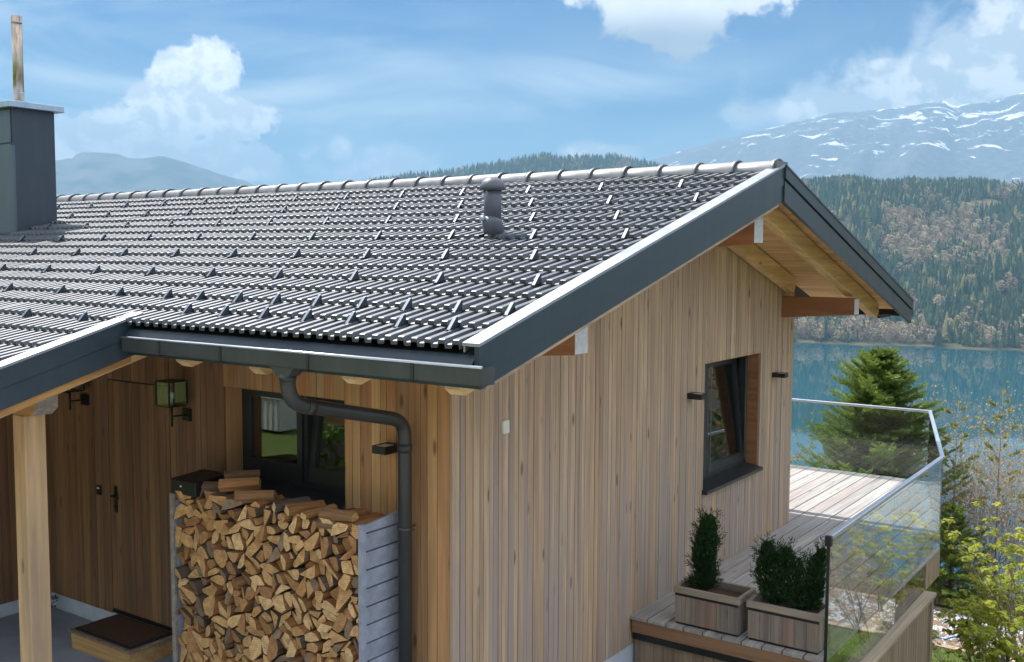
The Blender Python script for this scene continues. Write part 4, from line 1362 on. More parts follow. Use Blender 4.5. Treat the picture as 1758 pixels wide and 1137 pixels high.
dm = empty('door_mat', (-.25, 3.5, -.05)); tag(dm, 'brown coir doormat with black rubber edge on the timber step', 'doormat')
G().box(-.475, -.035, 3.085, 3.90, -.0515, -.042).obj('mat_border', M['mat_edge'], dm)
G().box(-.44, -.07, 3.12, 3.865, -.0415, -.036).obj('mat_pile', M['mat_brown'], dm)


def leafball(n, rad, cen, size, rnd, squash=1., up=.3, g=None, elong=2.2):
    """loose leaf faces through an ellipsoid volume"""
    g = g or G()
    for _ in range(n):
        while True:
            v = Vector((rnd.uniform(-1, 1), rnd.uniform(-1, 1), rnd.uniform(-1, 1)))
            if v.length < 1 and rnd.random() < .25 + .75 * v.length: break
        c = Vector(cen) + Vector((v.x * rad[0], v.y * rad[1], v.z * rad[2]))
        d_ = (v + Vector((rnd.uniform(-.7, .7), rnd.uniform(-.7, .7), rnd.uniform(-.4, .7) + up))).normalized()
        s = size * rnd.uniform(.6, 1.4); w_ = d_.cross(Vector((rnd.uniform(-1, 1), rnd.uniform(-1, 1), rnd.uniform(-1, 1)))).normalized() * s / elong
        g.poly([c - d_ * s * .5, c + w_ * .5, c + d_ * s * .6, c - w_ * .5], [(0, 1, 2, 3)])
    return g


r2 = random.Random(21)
pw = empty('potted_plant', (-.42, 5.0, -.22)); tag(pw, 'small dark plant on the porch floor behind the post', 'plant')
leafball(160, (.14, .12, .11), (-.18, 4.9, -.1), .035, r2).obj('foliage', M['yew'], pw)
G().tube([(-.18, 4.9, -.22), (-.18, 4.9, -.08)], [.01, .004], 6).obj('stem', M['bark'], pw)
for (lx, ly) in ((-.95, 3.32), (-1.05, 3.72), (-1.2, 3.2)):
    G().poly([(lx, ly, -.217), (lx + .05, ly - .02, -.2165), (lx + .06, ly + .02, -.216), (lx + .01, ly + .03, -.2165)], [(0, 1, 2, 3)]).obj('dry_leaf', M['bark'])
    tag(bpy.data.objects[[o.name for o in COL.objects if o.name.startswith('dry_leaf')][-1]], 'dark dry leaf lying on the porch concrete', 'leaf', 'dry leaves on the porch floor')

# ------------------------------------------------------------------ firewood
FY0, FY1 = .475, 2.49
rk = empty('firewood_rack', (-.2, 1.5, -.3)); tag(rk, 'slatted grey-painted rack holding the firewood stack', 'wood rack')
box('corner_post', -.455, -.415, .425, .468, -.3, 1.43, M['rack'], rk, .003)
z = 1.425; i = 0
while z > -.25:
    hb = .055 if i == 0 else .118
    g = G()
    zt0, zt1 = z, z
    g.box(-.413, -.02, 0, .02, -hb, 0)
    if i == 0:
        g.v = [(v[0], v[1], v[2] + (0 if v[2] < -.01 else (.03 if v[0] > -.1 else -.004))) for v in g.v]
    g.obj('slat', M['rack'], rk, (0, .437, z)); z -= hb + .012; i += 1
box('rack_post', -.45, -.42, 2.505, 2.545, -.22, 1.36, M['old_end'], rk, .003)
for zz in (.1, .35, .6, .85, 1.1, 1.3): box('slat', -.415, -.02, 2.505, 2.525, zz - .2, zz, M['rack'], rk)
box('rack_back', -.035, -.02, .47, 2.5, -.3, 1.3, M['core'], rk)
box('rack_base', -.42, -.03, .47, 2.5, -.34, -.30, M['rack'], rk)
PTOP = [(.47, 1.40), (.75, 1.43), (1.0, 1.38), (1.3, 1.40), (1.6, 1.36), (1.9, 1.40), (2.2, 1.43), (2.5, 1.36)]
fr = random.Random(42)
pts = []
for _ in range(9000):
    y_ = fr.uniform(FY0, FY1); z_ = fr.uniform(-.12, 1.42)
    if z_ > lerpt(PTOP, y_) - .035: continue
    if all((y_ - a_) ** 2 + (z_ - c_) ** 2 > .117 ** 2 for a_, c_ in pts): pts.append((y_, z_))


def clip(poly, px, py, nx, ny):
    out = []
    for i in range(len(poly)):
        a_, c_ = poly[i], poly[(i + 1) % len(poly)]
        da = (a_[0] - px) * nx + (a_[1] - py) * ny; dc = (c_[0] - px) * nx + (c_[1] - py) * ny
        if da <= 0: out.append(a_)
        if (da < 0 < dc) or (dc < 0 < da):
            t_ = da / (da - dc); out.append((a_[0] + (c_[0] - a_[0]) * t_, a_[1] + (c_[1] - a_[1]) * t_))
    return out


def inset(poly, d_):
    """shrink a convex polygon by clipping each side inwards"""
    n_ = len(poly); res = poly
    ar = sum(poly[i][0] * poly[(i + 1) % n_][1] - poly[(i + 1) % n_][0] * poly[i][1] for i in range(n_))
    s_ = 1 if ar > 0 else -1
    for i in range(n_):
        a_, c_ = poly[i], poly[(i + 1) % n_]
        ex, ey = c_[0] - a_[0], c_[1] - a_[1]; l_ = math.hypot(ex, ey)
        if l_ < 1e-6: continue
        nx, ny = ey / l_ * s_, -ex / l_ * s_
        res = clip(res, a_[0] - nx * d_, a_[1] - ny * d_, nx, ny)
        if len(res) < 3: return []
    return res


def area(p): return abs(sum(p[i][0] * p[(i + 1) % len(p)][1] - p[(i + 1) % len(p)][0] * p[i][1] for i in range(len(p)))) / 2


pieces = []
for i, (y_, z_) in enumerate(pts):
    top_ = lerpt(PTOP, y_) + fr.uniform(-.01, .03)
    poly = [(FY0, -.3), (FY1, -.3), (FY1, top_), (FY0, top_)]
    for j, (a_, c_) in enumerate(pts):
        if i == j or (a_ - y_) ** 2 + (c_ - z_) ** 2 > .16: continue
        poly = clip(poly, (a_ + y_) / 2, (c_ + z_) / 2, a_ - y_, c_ - z_)
        if len(poly) < 3: break
    if len(poly) < 3: continue
    cy_ = sum(p[0] for p in poly) / len(poly) + fr.uniform(-.012, .012); cz_ = sum(p[1] for p in poly) / len(poly) + fr.uniform(-.012, .012)
    a0 = fr.uniform(0, 6.28); k = fr.choice((2, 2, 3, 3, 3, 2, 3))
    if k == 1: cuts = [poly]
    elif k == 2:
        nx, ny = math.cos(a0), math.sin(a0); cuts = [clip(poly, cy_, cz_, nx, ny), clip(poly, cy_, cz_, -nx, -ny)]
    else:
        cuts = []
        angs = sorted(a0 + 6.283 * q / k + fr.uniform(-.25, .25) for q in range(k))
        for q in range(k):
            b0_, b1_ = angs[q], angs[(q + 1) % k]
            w_ = clip(poly, cy_, cz_, math.sin(b0_), -math.cos(b0_)); w_ = clip(w_, cy_, cz_, -math.sin(b1_), math.cos(b1_)) if len(w_) > 2 else w_
            cuts.append(w_)
    for c_ in cuts:
        if len(c_) < 3: continue
        c_ = inset(c_, fr.uniform(.002, .009))
        if len(c_) >= 3:
            cc = []
            for q in range(len(c_)):
                p0_, p_, p1_ = c_[q - 1], c_[q], c_[(q + 1) % len(c_)]
                if math.hypot(p_[0] - cy_, p_[1] - cz_) > .035 and fr.random() < .5:
                    t_ = fr.uniform(.15, .38)
                    cc += [(p_[0] + (p0_[0] - p_[0]) * t_, p_[1] + (p0_[1] - p_[1]) * t_), (p_[0] + (p1_[0] - p_[0]) * t_, p_[1] + (p1_[1] - p_[1]) * t_)]
                else: cc.append(p_)
            c_ = cc
        # drop tiny edges
        if len(c_) >= 3:
            c_ = [p for q, p in enumerate(c_) if math.hypot(p[0] - c_[q - 1][0], p[1] - c_[q - 1][1]) > .008]
        if len(c_) >= 3 and area(c_) > .0012: pieces.append(c_)
pieces.sort(key=lambda p: -max(q[1] for q in p))
print('logs', len(pieces))


def log_geo(poly, x0, x1, jr):
    cy_ = sum(p[0] for p in poly) / len(poly); cz_ = sum(p[1] for p in poly) / len(poly)
    P_ = [(p[0] - cy_, p[1] - cz_) for p in poly]
    # slightly bowed long edges: add mid points pushed outwards/inwards
    Q = []
    for i in range(len(P_)):
        a_, c_ = P_[i], P_[(i + 1) % len(P_)]
        Q.append(a_)
        l_ = math.hypot(c_[0] - a_[0], c_[1] - a_[1])
        if l_ > .035:
            k_ = jr.uniform(-.04, .03); Q.append(((a_[0] + c_[0]) / 2 - (c_[1] - a_[1]) * k_, (a_[1] + c_[1]) / 2 + (c_[0] - a_[0]) * k_))
    g = G(); g.prism(Q, 'X', 0, x1 - x0)
    g.mi[0] = 1; g.mi[1] = 1
    ty, tz = jr.uniform(-.04, .04), jr.uniform(-.04, .04)
    n_ = len(Q)
    tilt_y, tilt_z = jr.uniform(-.4, .4), jr.uniform(-.4, .4)
    g.v = [((x_ + tilt_y * y__ + tilt_z * z__) if x_ < .01 else x_, y__ * (1 if x_ < .01 else .9) + ty * x_ * .3, z__ * (1 if x_ < .01 else .9)) for x_, y__, z__ in g.v]
    return g, (x0, cy_, cz_)


for i, p in enumerate(pieces):
    x0 = -.425 + fr.choice((fr.uniform(-.03, .02), fr.uniform(-.02, .02), fr.uniform(.0, .07)))
    if i < 292:
        g, loc = log_geo(p, x0, -.06, fr)
        tone, tname = fr.choice((('pale', 'pale yellow'), ('pale', 'pale yellow'), ('orange', 'orange-tan'), ('orange', 'orange-tan'), ('orange', 'orange-tan'), ('brown', 'reddish brown'), ('brown', 'reddish brown'), ('grey', 'dull grey-brown')))
        ex = [max(q[k] for q in p) - min(q[k] for q in p) for k in (0, 1)]
        shp = 'broad' if area(p) > .0085 else 'tall narrow' if ex[1] > 1.7 * ex[0] else 'flat' if ex[0] > 1.7 * ex[1] else 'small' if area(p) < .0035 else 'wedge-shaped'
        col_ = ('far left', 'left', 'middle', 'right', 'far right')[min(4, int((2.49 - loc[1]) / .404))]
        row_ = ('top', 'upper part', 'upper middle', 'lower middle', 'lower part', 'foot')[min(5, max(0, int((1.45 - loc[2]) / .27)))]
        o = g.obj('firewood_log', [M['log_side'], M['log_' + tone]], None, loc)
        tag(o, '%s %s split log in the %s of the firewood stack, %s' % (tname, shp, row_, col_), 'log', 'split logs in the firewood stack')
rest = G()
for p in pieces[292:]:
    g, loc = log_geo(p, -.425 + fr.uniform(-.02, .02), -.06, fr)
    off = len(rest.v); rest.v += [(v[0] + loc[0], v[1] + loc[1], v[2] + loc[2]) for v in g.v]; rest.f += [tuple(k + off for k in f) for f in g.f]; rest.mi += g.mi; rest.sm += g.sm
if rest.v:
    tag(rest.obj('firewood_filler', [M['log_side'], M['log_end']]), 'lowest split logs at the foot of the firewood stack', None, None, 'stuff')
# dark fill sheet added inside the stack so no light shows through
box('dark_fill_sheet', -.30, -.28, .48, 2.49, -.3, 1.28, M['core'], rk)
# larger logs thrown on top, lying at angles
TOPS = [((-.40, .88, 1.455), .062, .36, 84, 'broad split log lying flat on top of the stack beside the downpipe'),
        ((-.41, .90, 1.385), .050, .40, 87, 'long flat split log under another at the right top of the stack'),
        ((-.41, 1.36, 1.43), .060, .34, 18, 'split log with pale end on top of the stack in front of the window'),
        ((-.41, 1.22, 1.425), .066, .34, 24, 'thick reddish split log on top of the stack below the window middle'),
        ((-.41, 1.76, 1.45), .072, .34, 58, 'large split log lying sideways on top, left of the pale one'),
        ((-.38, 2.00, 1.50), .075, .36, 52, 'split log propped on top of the stack, highest in the pile'),
        ((-.27, 2.08, 1.55), .050, .32, 50, 'thin orange split log leaning behind the highest log'),
        ((-.36, 2.22, 1.46), .058, .32, 56, 'brown split log on top of the stack next to the black box'),
        ((-.42, 1.04, 1.415), .045, .34, 8, 'small split wedge on top of the stack right of the window'),
        ((-.42, 1.55, 1.42), .045, .34, -6, 'narrow upright wedge between the large top logs')]
for (c, rr_, ln, ang, lab) in TOPS:
    rr_ *= .80; ln *= .85; c = (c[0], c[1], c[2] - .022)
    a0 = fr.uniform(-.25, .25) + math.pi / 2
    Q = [(math.cos(a0 + t_) * rr_ * k_, math.sin(a0 + t_) * rr_ * k_ * .85) for t_, k_ in ((0, 1.0), (1.5, 1.05), (2.5, 1.1), (3.4, .75), (4.6, 1.0))]
    g, _ = log_geo(Q, 0, ln, fr)
    o = g.obj('firewood_log', [M['log_side'], M['log_end']], None, c)
    # the far end swings towards the downpipe
    o.rotation_euler = (0, fr.uniform(-.07, .02), -math.radians(ang))
    tag(o, lab, 'log', 'loose logs on top of the firewood stack')
mb = empty('post_box', (-.3, 2.39, 1.36)); tag(mb, 'black metal letter box on the left end of the firewood stack', 'letter box')
g = G(); g.prism([(-.43, 1.362), (-.10, 1.362), (-.10, 1.50), (-.43, 1.478)], 'Y', 2.24, 2.555); bevel(g.obj('box_body', M['black'], mb), .008, 2)
G().tube([(-.436, 2.42, 1.43), (-.430, 2.42, 1.43)], .008, 10).obj('lock', M['white'], mb)

# ------------------------------------------------------------------ DECK
deck = empty('deck', (5, 0, -.03)); tag(deck, 'weathered plank deck wrapping the gable end above the lake', 'deck')
DX0 = 2.6
pitch = .18
y = -1.79
j = 0
while y < 8.2:
    yc = y + pitch / 2
    if yc < -.82: x1 = 6.62 + (yc + 1.77) / .95 * 3.45
    else: x1 = 10.08
    x0 = DX0 if y < -.01 else HW + .01
    if yc < .07 and y + pitch > 0.0: pass
    segs = [(x0, x1)]
    if x1 - x0 > 4.2:
        c_ = x0 + (x1 - x0) * (.35 + .3 * ((j * 7) % 5) / 5); segs = [(x0, c_ - .002), (c_ + .002, x1)]
    yhi = y + pitch - .014
    if y < 0 < yhi:
        g = G(); L_ = x1 - HW - .012; g.box(-L_ / 2, L_ / 2, -(yhi - y) / 2, (yhi - y) / 2, -.028, 0)
        g.obj('plank', M['deck'], deck, ((x1 + HW + .012) / 2, (y + yhi) / 2, 0))
        yhi = -.004; segs = [(DX0, HW + .008)]
    for (a_, c_) in segs:
        if yhi - y > .02:
            g = G(); L_ = c_ - a_; hy = (yhi - y) / 2
            sk = hy * 3.45 / .95 if (yc < -.82 and c_ == x1) else 0
            g.prism([(-L_ / 2, -hy), (L_ / 2 - sk, -hy), (L_ / 2 + sk, hy), (-L_ / 2, hy)], 'Z', -.028, wr.uniform(-.0015, .0015))
            o = g.obj('plank', M['deck'], deck, ((a_ + c_) / 2, (y + yhi) / 2, 0))
    y += pitch; j += 1
box('edge_beam', DX0 + .004, DX0 + .05, -1.77, -.02, -.148, -.0305, M['deck_edge'], deck, .003)
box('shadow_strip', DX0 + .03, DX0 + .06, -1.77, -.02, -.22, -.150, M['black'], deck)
e_ = [-1.77 + .0975 * k for k in range(19)]
for a_, c_ in zip(e_, e_[1:]):
    G().box(0, .02, -(c_ - a_) / 2 + .002, (c_ - a_) / 2 - .002, 0, .98).obj('cladding_board', M['cladding'], deck, (DX0 + .075, (a_ + c_) / 2, -1.2))
# joists and posts
for xx in (3.2, 3.9, 4.6, 5.3, 6.0, 6.6, 7.3, 8.0, 8.7, 9.4, 9.98):
    y0_ = -1.70 if xx < 6.6 else -1.7 + (xx - 6.62) / 3.45 * .95
    box('joist', xx, xx + .05, y0_, -.02 if xx < HW else 8.1, -.19, -.032, M['deck_edge'], deck)
for (xx, yy) in ((6.4, -1.6), (9.9, -.6), (9.9, 2.5), (9.9, 5.5), (2.75, -1.66)):
    box('deck_post', xx, xx + .12, yy, yy + .12, ground(xx, yy) - .3, -.192, M['cladding'], deck)
# outer cladding below the glass
box('coping', DX0 - .03, 6.0, -1.90, -1.775, -.375, -.335, M['coping'], deck, .004)
x = DX0
while x < 5.9:
    G().box(0, .094, 0, .02, 0, 1.45).obj('cladding_board', M['cladding'], deck, (x, -1.86, -1.83)); x += .0975
box('corner_post', 5.90, 5.99, -1.875, -1.79, -3.0, -.377, M['cladding'], deck)
g = G(); g.box(5.995, 6.62, -1.785, -1.76, -.33, -.032); g.obj('edge_fascia', M['cladding'], deck)
g = G(); g.poly([(6.62, -1.785, -.2), (10.1, -.83, -.2), (10.1, -.83, -.03), (6.62, -1.785, -.03), (6.60, -1.76, -.2), (10.08, -.80, -.2), (10.08, -.80, -.03), (6.60, -1.76, -.03)], [(0, 1, 2, 3), (5, 4, 7, 6), (3, 2, 6, 7), (1, 0, 4, 5)])
g.obj('edge_fascia', M['deck_edge'], deck)
box('edge_fascia', 10.085, 10.11, -.82, 8.2, -.2, -.03, M['deck_edge'], deck)

# balustrade
bal = empty('balustrade', (6.6, -1.77, 0)); tag(bal, 'frameless glass balustrade with brushed steel handrail round the deck', 'balustrade')
A_, B_, C_, D_ = Vector((2.6, -1.80, 0)), Vector((6.66, -1.765, 0)), Vector((10.15, -.82, 0)), Vector((10.09, 8.15, 0))


def gpanel(p, q, z0, z1, off=0.):
    d_ = (q - p).normalized(); n_ = Vector((-d_.y, d_.x, 0)) * .008; l_ = (q - p).length
    g = G(); pp = [Vector((0, 0, 0)) - n_, d_ * l_ - n_, d_ * l_ + n_, n_]
    g.poly([v + Vector((0, 0, 0)) for v in pp] + [v + Vector((0, 0, z1 - z0)) for v in pp], [(0, 3, 2, 1), (4, 5, 6, 7), (0, 1, 5, 4), (1, 2, 6, 5), (2, 3, 7, 6), (3, 0, 4, 7)])
    return g.obj('glass_pane', M['glass'], bal, (p.x, p.y, z0))


def along(p, q, t_): return p + (q - p) * t_


gpanel(A_ + Vector((.012, 0, 0)), along(A_, B_, .493), -.333, 1.0); gpanel(along(A_, B_, .497), along(A_, B_, .998), -.333, 1.0)
gpanel(along(B_, C_, .003), along(B_, C_, .50), -.2, 1.0); gpanel(along(B_, C_, .504), along(B_, C_, .997), -.2, 1.0)
for t0, t1 in ((.002, .215), (.218, .47), (.473, .73), (.733, .998)): gpanel(along(C_, D_, t0), along(C_, D_, t1), -.1, 1.0)


def rail(p, q):
    d_ = (q - p); l_ = d_.length; d_.normalize(); n_ = Vector((-d_.y, d_.x, 0)) * .024
    g = G(); pp = [-n_ - d_ * .01, d_ * (l_ + .01) - n_, d_ * (l_ + .01) + n_, n_ - d_ * .01]
    g.poly([v for v in pp] + [v + Vector((0, 0, .036)) for v in pp], [(0, 3, 2, 1), (4, 5, 6, 7), (0, 1, 5, 4), (1, 2, 6, 5), (2, 3, 7, 6), (3, 0, 4, 7)])
    return bevel(g.obj('handrail', M['rail'], bal, (p.x, p.y, 1.001)), .008, 3)


rail(A_, B_); rail(B_, C_); rail(C_, D_)
box('rail_end_bracket', A_.x - .022, A_.x + .02, A_.y - .027, A_.y + .027, .955, 1.039, M['black'], bal, .004)
box('edge_profile', A_.x - .006, A_.x + .010, A_.y - .012, A_.y + .012, -.35, .955, M['black'], bal)

# planters
def planter(x0, x1, y0, y1, label, gname='timber planter boxes on the deck'):
    e = empty('planter_box', ((x0 + x1) / 2, (y0 + y1) / 2, .0)); tag(e, label, 'planter', gname)
    H_ = .315
    def side(axis, c, a0_, a1_):
        n_ = max(3, round((a1_ - a0_) / .095)); w_ = (a1_ - a0_) / n_
        for k in range(n_):
            p0, p1 = a0_ + k * w_ + .0015, a0_ + (k + 1) * w_ - .0015
            if axis == 'X': box('board', c, c + .02, p0, p1, .022, H_ - .03, M['planter'], e)
            else: box('board', p0, p1, c, c + .02, .022, H_ - .03, M['planter'], e)
    side('X', x0, y0, y1); side('X', x1 - .02, y0, y1); side('Y', y0, x0 + .021, x1 - .021); side('Y', y1 - .02, x0 + .021, x1 - .021)
    box('base_frame', x0 + .01, x1 - .01, y0 + .01, y1 - .01, .002, .021, M['black'], e)
    for n_, (a_, c_, p_, q_, z0_, z1_, mt_) in enumerate(((x0 - .012, x0 + .02, y0 - .012, y1 + .012, H_ - .028, H_ + .03, 'planter_rim'), (x1 - .02, x1 + .012, y0 - .012, y1 + .012, H_ - .028, H_ + .03, 'planter_rim'))):
        box('rim_board', a_, c_, p_, q_, z0_, z1_, M[mt_], e, .003)
    box('rim_board', x0 + .021, x1 - .021, y0 - .012, y0 + .02, H_ - .028, H_ + .03, M['planter_rim'], e)
    box('rim_board', x0 + .021, x1 - .021, y1 - .02, y1 + .012, H_ - .028, H_ + .03, M['planter_rim'], e)
    box('dark_band', x0 - .004, x0 - .001, y0, y1, H_ - .052, H_ - .029, M['black'], e)
    G().box(x0 + .022, x1 - .022, y0 + .022, y1 - .022, .03, H_ - .035).obj('soil', M['soil'], e)
    return e


planter(2.665, 3.02, -1.02, -.42, 'timber planter box with the slim dark conifer, nearer the wall')
planter(2.68, 2.985, -1.715, -1.10, 'timber planter box with the bushy dark conifer, next to the glass')


def conifer_bush(name, label, lobes, base, n, size, seed):
    rr_ = random.Random(seed); e = empty(name, base); tag(e, label, 'conifer')
    g = G()
    for (c_, r_) in lobes:
        nn = int(n * r_[0] * r_[2] * 14)
        leafball(nn, r_, Vector(base) + Vector(c_), size, rr_, up=.9, g=g, elong=2.6)
        # shoots sticking out
        for _ in range(int(nn / 16)):
            v = Vector((rr_.uniform(-1, 1), rr_.uniform(-1, 1), rr_.uniform(-.7, 1))).normalized()
            p = Vector(base) + Vector(c_) + Vector((v.x * r_[0], v.y * r_[1], v.z * r_[2])) * .92
            for q in range(9):
                dd_ = (v * .8 + Vector((0, 0, .8))).normalized(); pq = p + dd_ * (q * .010)
                s_ = size * .9; w_ = dd_.cross(Vector((rr_.uniform(-1, 1), rr_.uniform(-1, 1), .1))).normalized()
                t_ = (dd_ + w_ * .8).normalized() * s_
                g.poly([pq, pq + t_ * .6 + w_ * .004, pq + t_, pq + t_ * .4 - w_ * .004], [(0, 1, 2, 3)])
    f_ = g.obj('foliage', M['yew'], e)
    s = G()
    for (c_, r_) in lobes[:3]:
        s.tube([Vector(base), Vector(base) + Vector((c_[0] * .5, c_[1] * .7, c_[2] * .5)), Vector(base) + Vector(c_)], [.014, .010, .004], 6)
    s.obj('stem', M['bark'], e)


conifer_bush('planter_conifer', 'slim dark green conifer in the planter nearer the wall',
             [((.0, .0, .17), (.10, .10, .14)), ((.0, .015, .32), (.108, .108, .18)), ((.01, -.01, .48), (.098, .098, .15)), ((.0, -.02, .61), (.07, .07, .10)), ((0, .03, .09), (.12, .12, .08))],
             (2.86, -.62, .28), 4200, .042, 31)
conifer_bush('planter_conifer', 'bushy three-headed dark conifer in the planter by the glass',
             [((.0, .18, .30), (.11, .11, .22)), ((.02, -.02, .27), (.12, .12, .20)), ((.0, -.22, .29), (.10, .08, .23)), ((.0, .20, .46), (.065, .06, .10)), ((.03, .05, .45), (.08, .07, .08)), ((.02, -.26, .48), (.05, .045, .11)), ((0, .12, .12), (.1, .12, .1)), ((0, -.13, .12), (.1, .12, .1))],
             (2.83, -1.40, .28), 3600, .042, 32)

# ------------------------------------------------------------------ GARDEN to the right
def sleeper(x, y0, y1, z, label, w=.13, h=.11):
    o = box('timber_edging', x, x + w, y0, y1, z, z + h, M['coping'], None, .006)
    return tag(o, label, 'timber edging')


sleeper(12.4, -6.5, 3.0, -2.74, 'upper grey timber edging beam above the gravel bed')
sleeper(10.62, -6.5, 3.0, -2.72, 'lower brown timber edging beam beside the lawn')
M['gravel'] = plain('pale_gravel', (.50, .48, .47), .95, 0, .4, 45, 1.0)
g = G(); nx, ny = 9, 40
for jj in range(ny + 1):
    for ii in range(nx + 1):
        xx = 10.76 + 1.63 * ii / nx; yy = -6.5 + 9.5 * jj / ny
        g.v.append((xx, yy, -2.655 + .03 * mnoise.noise(Vector((xx * 3, yy * 3, 0)))))
for jj in range(ny):
    for ii in range(nx):
        g.f.append((jj * (nx + 1) + ii, jj * (nx + 1) + ii + 1, (jj + 1) * (nx + 1) + ii + 1, (jj + 1) * (nx + 1) + ii)); g.mi.append(0); g.sm.append(True)
tag(g.obj('gravel_bed', M['gravel']), 'pale gravel strip between the two timber edgings', None, None, 'structure')
hp = []
for k in range(40):
    t_ = k / 39; hp.append((12.2 - 1.1 * abs(math.sin(t_ * 5.2)) - .1, -.3 - 2.2 * t_, -2.60 + .03 * math.sin(k)))
tag(G().tube(hp, .014, 6).obj('garden_hose', M['hose']), 'pale blue garden hose lying on the gravel', 'hose')
# pebbles as real geometry
g = G(); sr = random.Random(8)
for _ in range(1500):
    xx, yy = sr.uniform(10.8, 12.35), sr.uniform(-4.5, 1.5); s_ = sr.uniform(.015, .05); zz = -2.64
    vs = [(xx + s_ * math.cos(k * 1.257 + sr.random() * .5), yy + s_ * math.sin(k * 1.257 + sr.random() * .5), zz) for k in range(5)] + [(xx + sr.uniform(-.01, .01), yy, zz + s_ * .8)]
    g.poly(vs, [(k, (k + 1) % 5, 5) for k in range(5)])
tag(g.obj('pebbles', M['plinth']), 'loose pale stones scattered over the gravel strip', None, None, 'stuff')
# lawn blades
g = G()
for _ in range(16000):
    xx, yy = sr.uniform(7.5, 10.6), sr.uniform(-4.5, .8); zz = ground(xx, yy) - .01; a_ = sr.uniform(0, 6.28); h_ = sr.uniform(.03, .075); w_ = .006
    dx_, dy_ = math.cos(a_) * w_, math.sin(a_) * w_
    g.poly([(xx - dx_, yy - dy_, zz), (xx + dx_, yy + dy_, zz), (xx + sr.uniform(-.03, .03), yy + sr.uniform(-.03, .03), zz + h_)], [(0, 1, 2)])
tag(g.obj('grass', M['grassblade']), 'bright green lawn grass in the lower garden', None, None, 'stuff')
# leaf litter / low ground cover on the slope
g = G()
for _ in range(42000):
    xx = 12.6 + 10 * sr.random() ** 1.6; yy = sr.uniform(-6, 3.5); zz = ground(xx, yy) + sr.random() ** 2 * (.15 + .9 * max(0, .5 + mnoise.noise(Vector((xx * .9, yy * .9, 4)))))
    s_ = sr.uniform(.03, .10); d_ = Vector((sr.uniform(-1, 1), sr.uniform(-1, 1), sr.uniform(-.3, 1.6))).normalized() * s_; w_ = d_.orthogonal().normalized() * s_ * .16
    c_ = Vector((xx, yy, zz)); g.poly([c_ - d_, c_ + w_, c_ + d_, c_ - w_], [(0, 1, 2, 3)])
tag(g.obj('undergrowth', M['tanleaf']), 'dry tan undergrowth on the slope below the garden', None, None, 'stuff')


def spruce(base, H_, R0, seed, label, nb=230, trunk_vis=.1, name='spruce_tree', power=.8):
    rr_ = random.Random(seed); e = empty(name, base); tag(e, label, 'tree')
    B = Vector(base); g = G(); t = G()
    t.tube([B, B + Vector((0, 0, H_ * .5)), B + Vector((0, 0, H_))], [H_ * .018, H_ * .01, .006], 8)
    for i in range(nb):
        u = (i + .5) / nb; z = trunk_vis + (1 - trunk_vis) * u ** .9
        L_ = R0 * ((1 - z) ** power) * rr_.uniform(.45, 1.12) + .08
        a_ = i * 2.399 + rr_.uniform(-.3, .3); out = Vector((math.cos(a_), math.sin(a_), 0))
        p0 = B + Vector((0, 0, z * H_)); rise = -.05 + .75 * z + rr_.uniform(-.25, .3)
        n_ = max(4, int(L_ / .055))
        prev = p0; pts_ = [p0]
        for k in range(1, n_ + 1):
            s_ = k / n_; p = p0 + out * L_ * s_ + Vector((0, 0, L_ * (rise * s_ + .28 * s_ * s_ * (1 if z < .6 else .3) - .22 * s_)))
            pts_.append(p)
        t.tube([pts_[0], pts_[len(pts_) // 2], pts_[-1]], [.012 * (1 - z) + .004, .006, .002], 3, caps=False)
        for k in range(1, n_ + 1):
            p = pts_[k]; d_ = (pts_[k] - pts_[k - 1]).normalized(); side = d_.cross(Vector((0, 0, 1))).normalized()
            s_ = k / n_; sl = (.16 + .17 * (1 - s_)) * min(1, L_ * 1.4)
            for sg in (-1, 1):
                if s_ < .15: continue
                tw = (d_ * .75 + side * sg * rr_.uniform(.6, 1.1) + Vector((0, 0, rr_.uniform(-.25, .2)))).normalized()
                m_ = 5
                for q in range(m_):
                    c_ = p + tw * sl * (q + .3) / m_
                    for (nd) in (tw.cross(Vector((rr_.uniform(-1, 1), rr_.uniform(-1, 1), 1))).normalized(), None):
                        if nd is None: nd = Vector((rr_.uniform(-.3, .3), rr_.uniform(-.3, .3), 1)).normalized()
                        w_ = .022 * rr_.uniform(.7, 1.3); dd = (tw * .8 + nd * .6).normalized() * .05
                        g.poly([c_ - nd * w_, c_ + dd * .9 - nd * .004, c_ + dd * .9 + nd * .012, c_ + nd * w_], [(0, 1, 2, 3)])
    t.obj('trunk', M['bark'], e); g.obj('crown', M['spruce'], e)
    return e


spruce((14.3, 1.05, -3.6), 5.05, 2.0, 50, 'bushy young spruce just beyond the far deck railing', nb=460, power=.66)
spruce((12.9, -.62, -3.0), 2.0, .75, 51, 'small dark spruce half hidden behind the glass corner', nb=60, name='spruce_sapling')


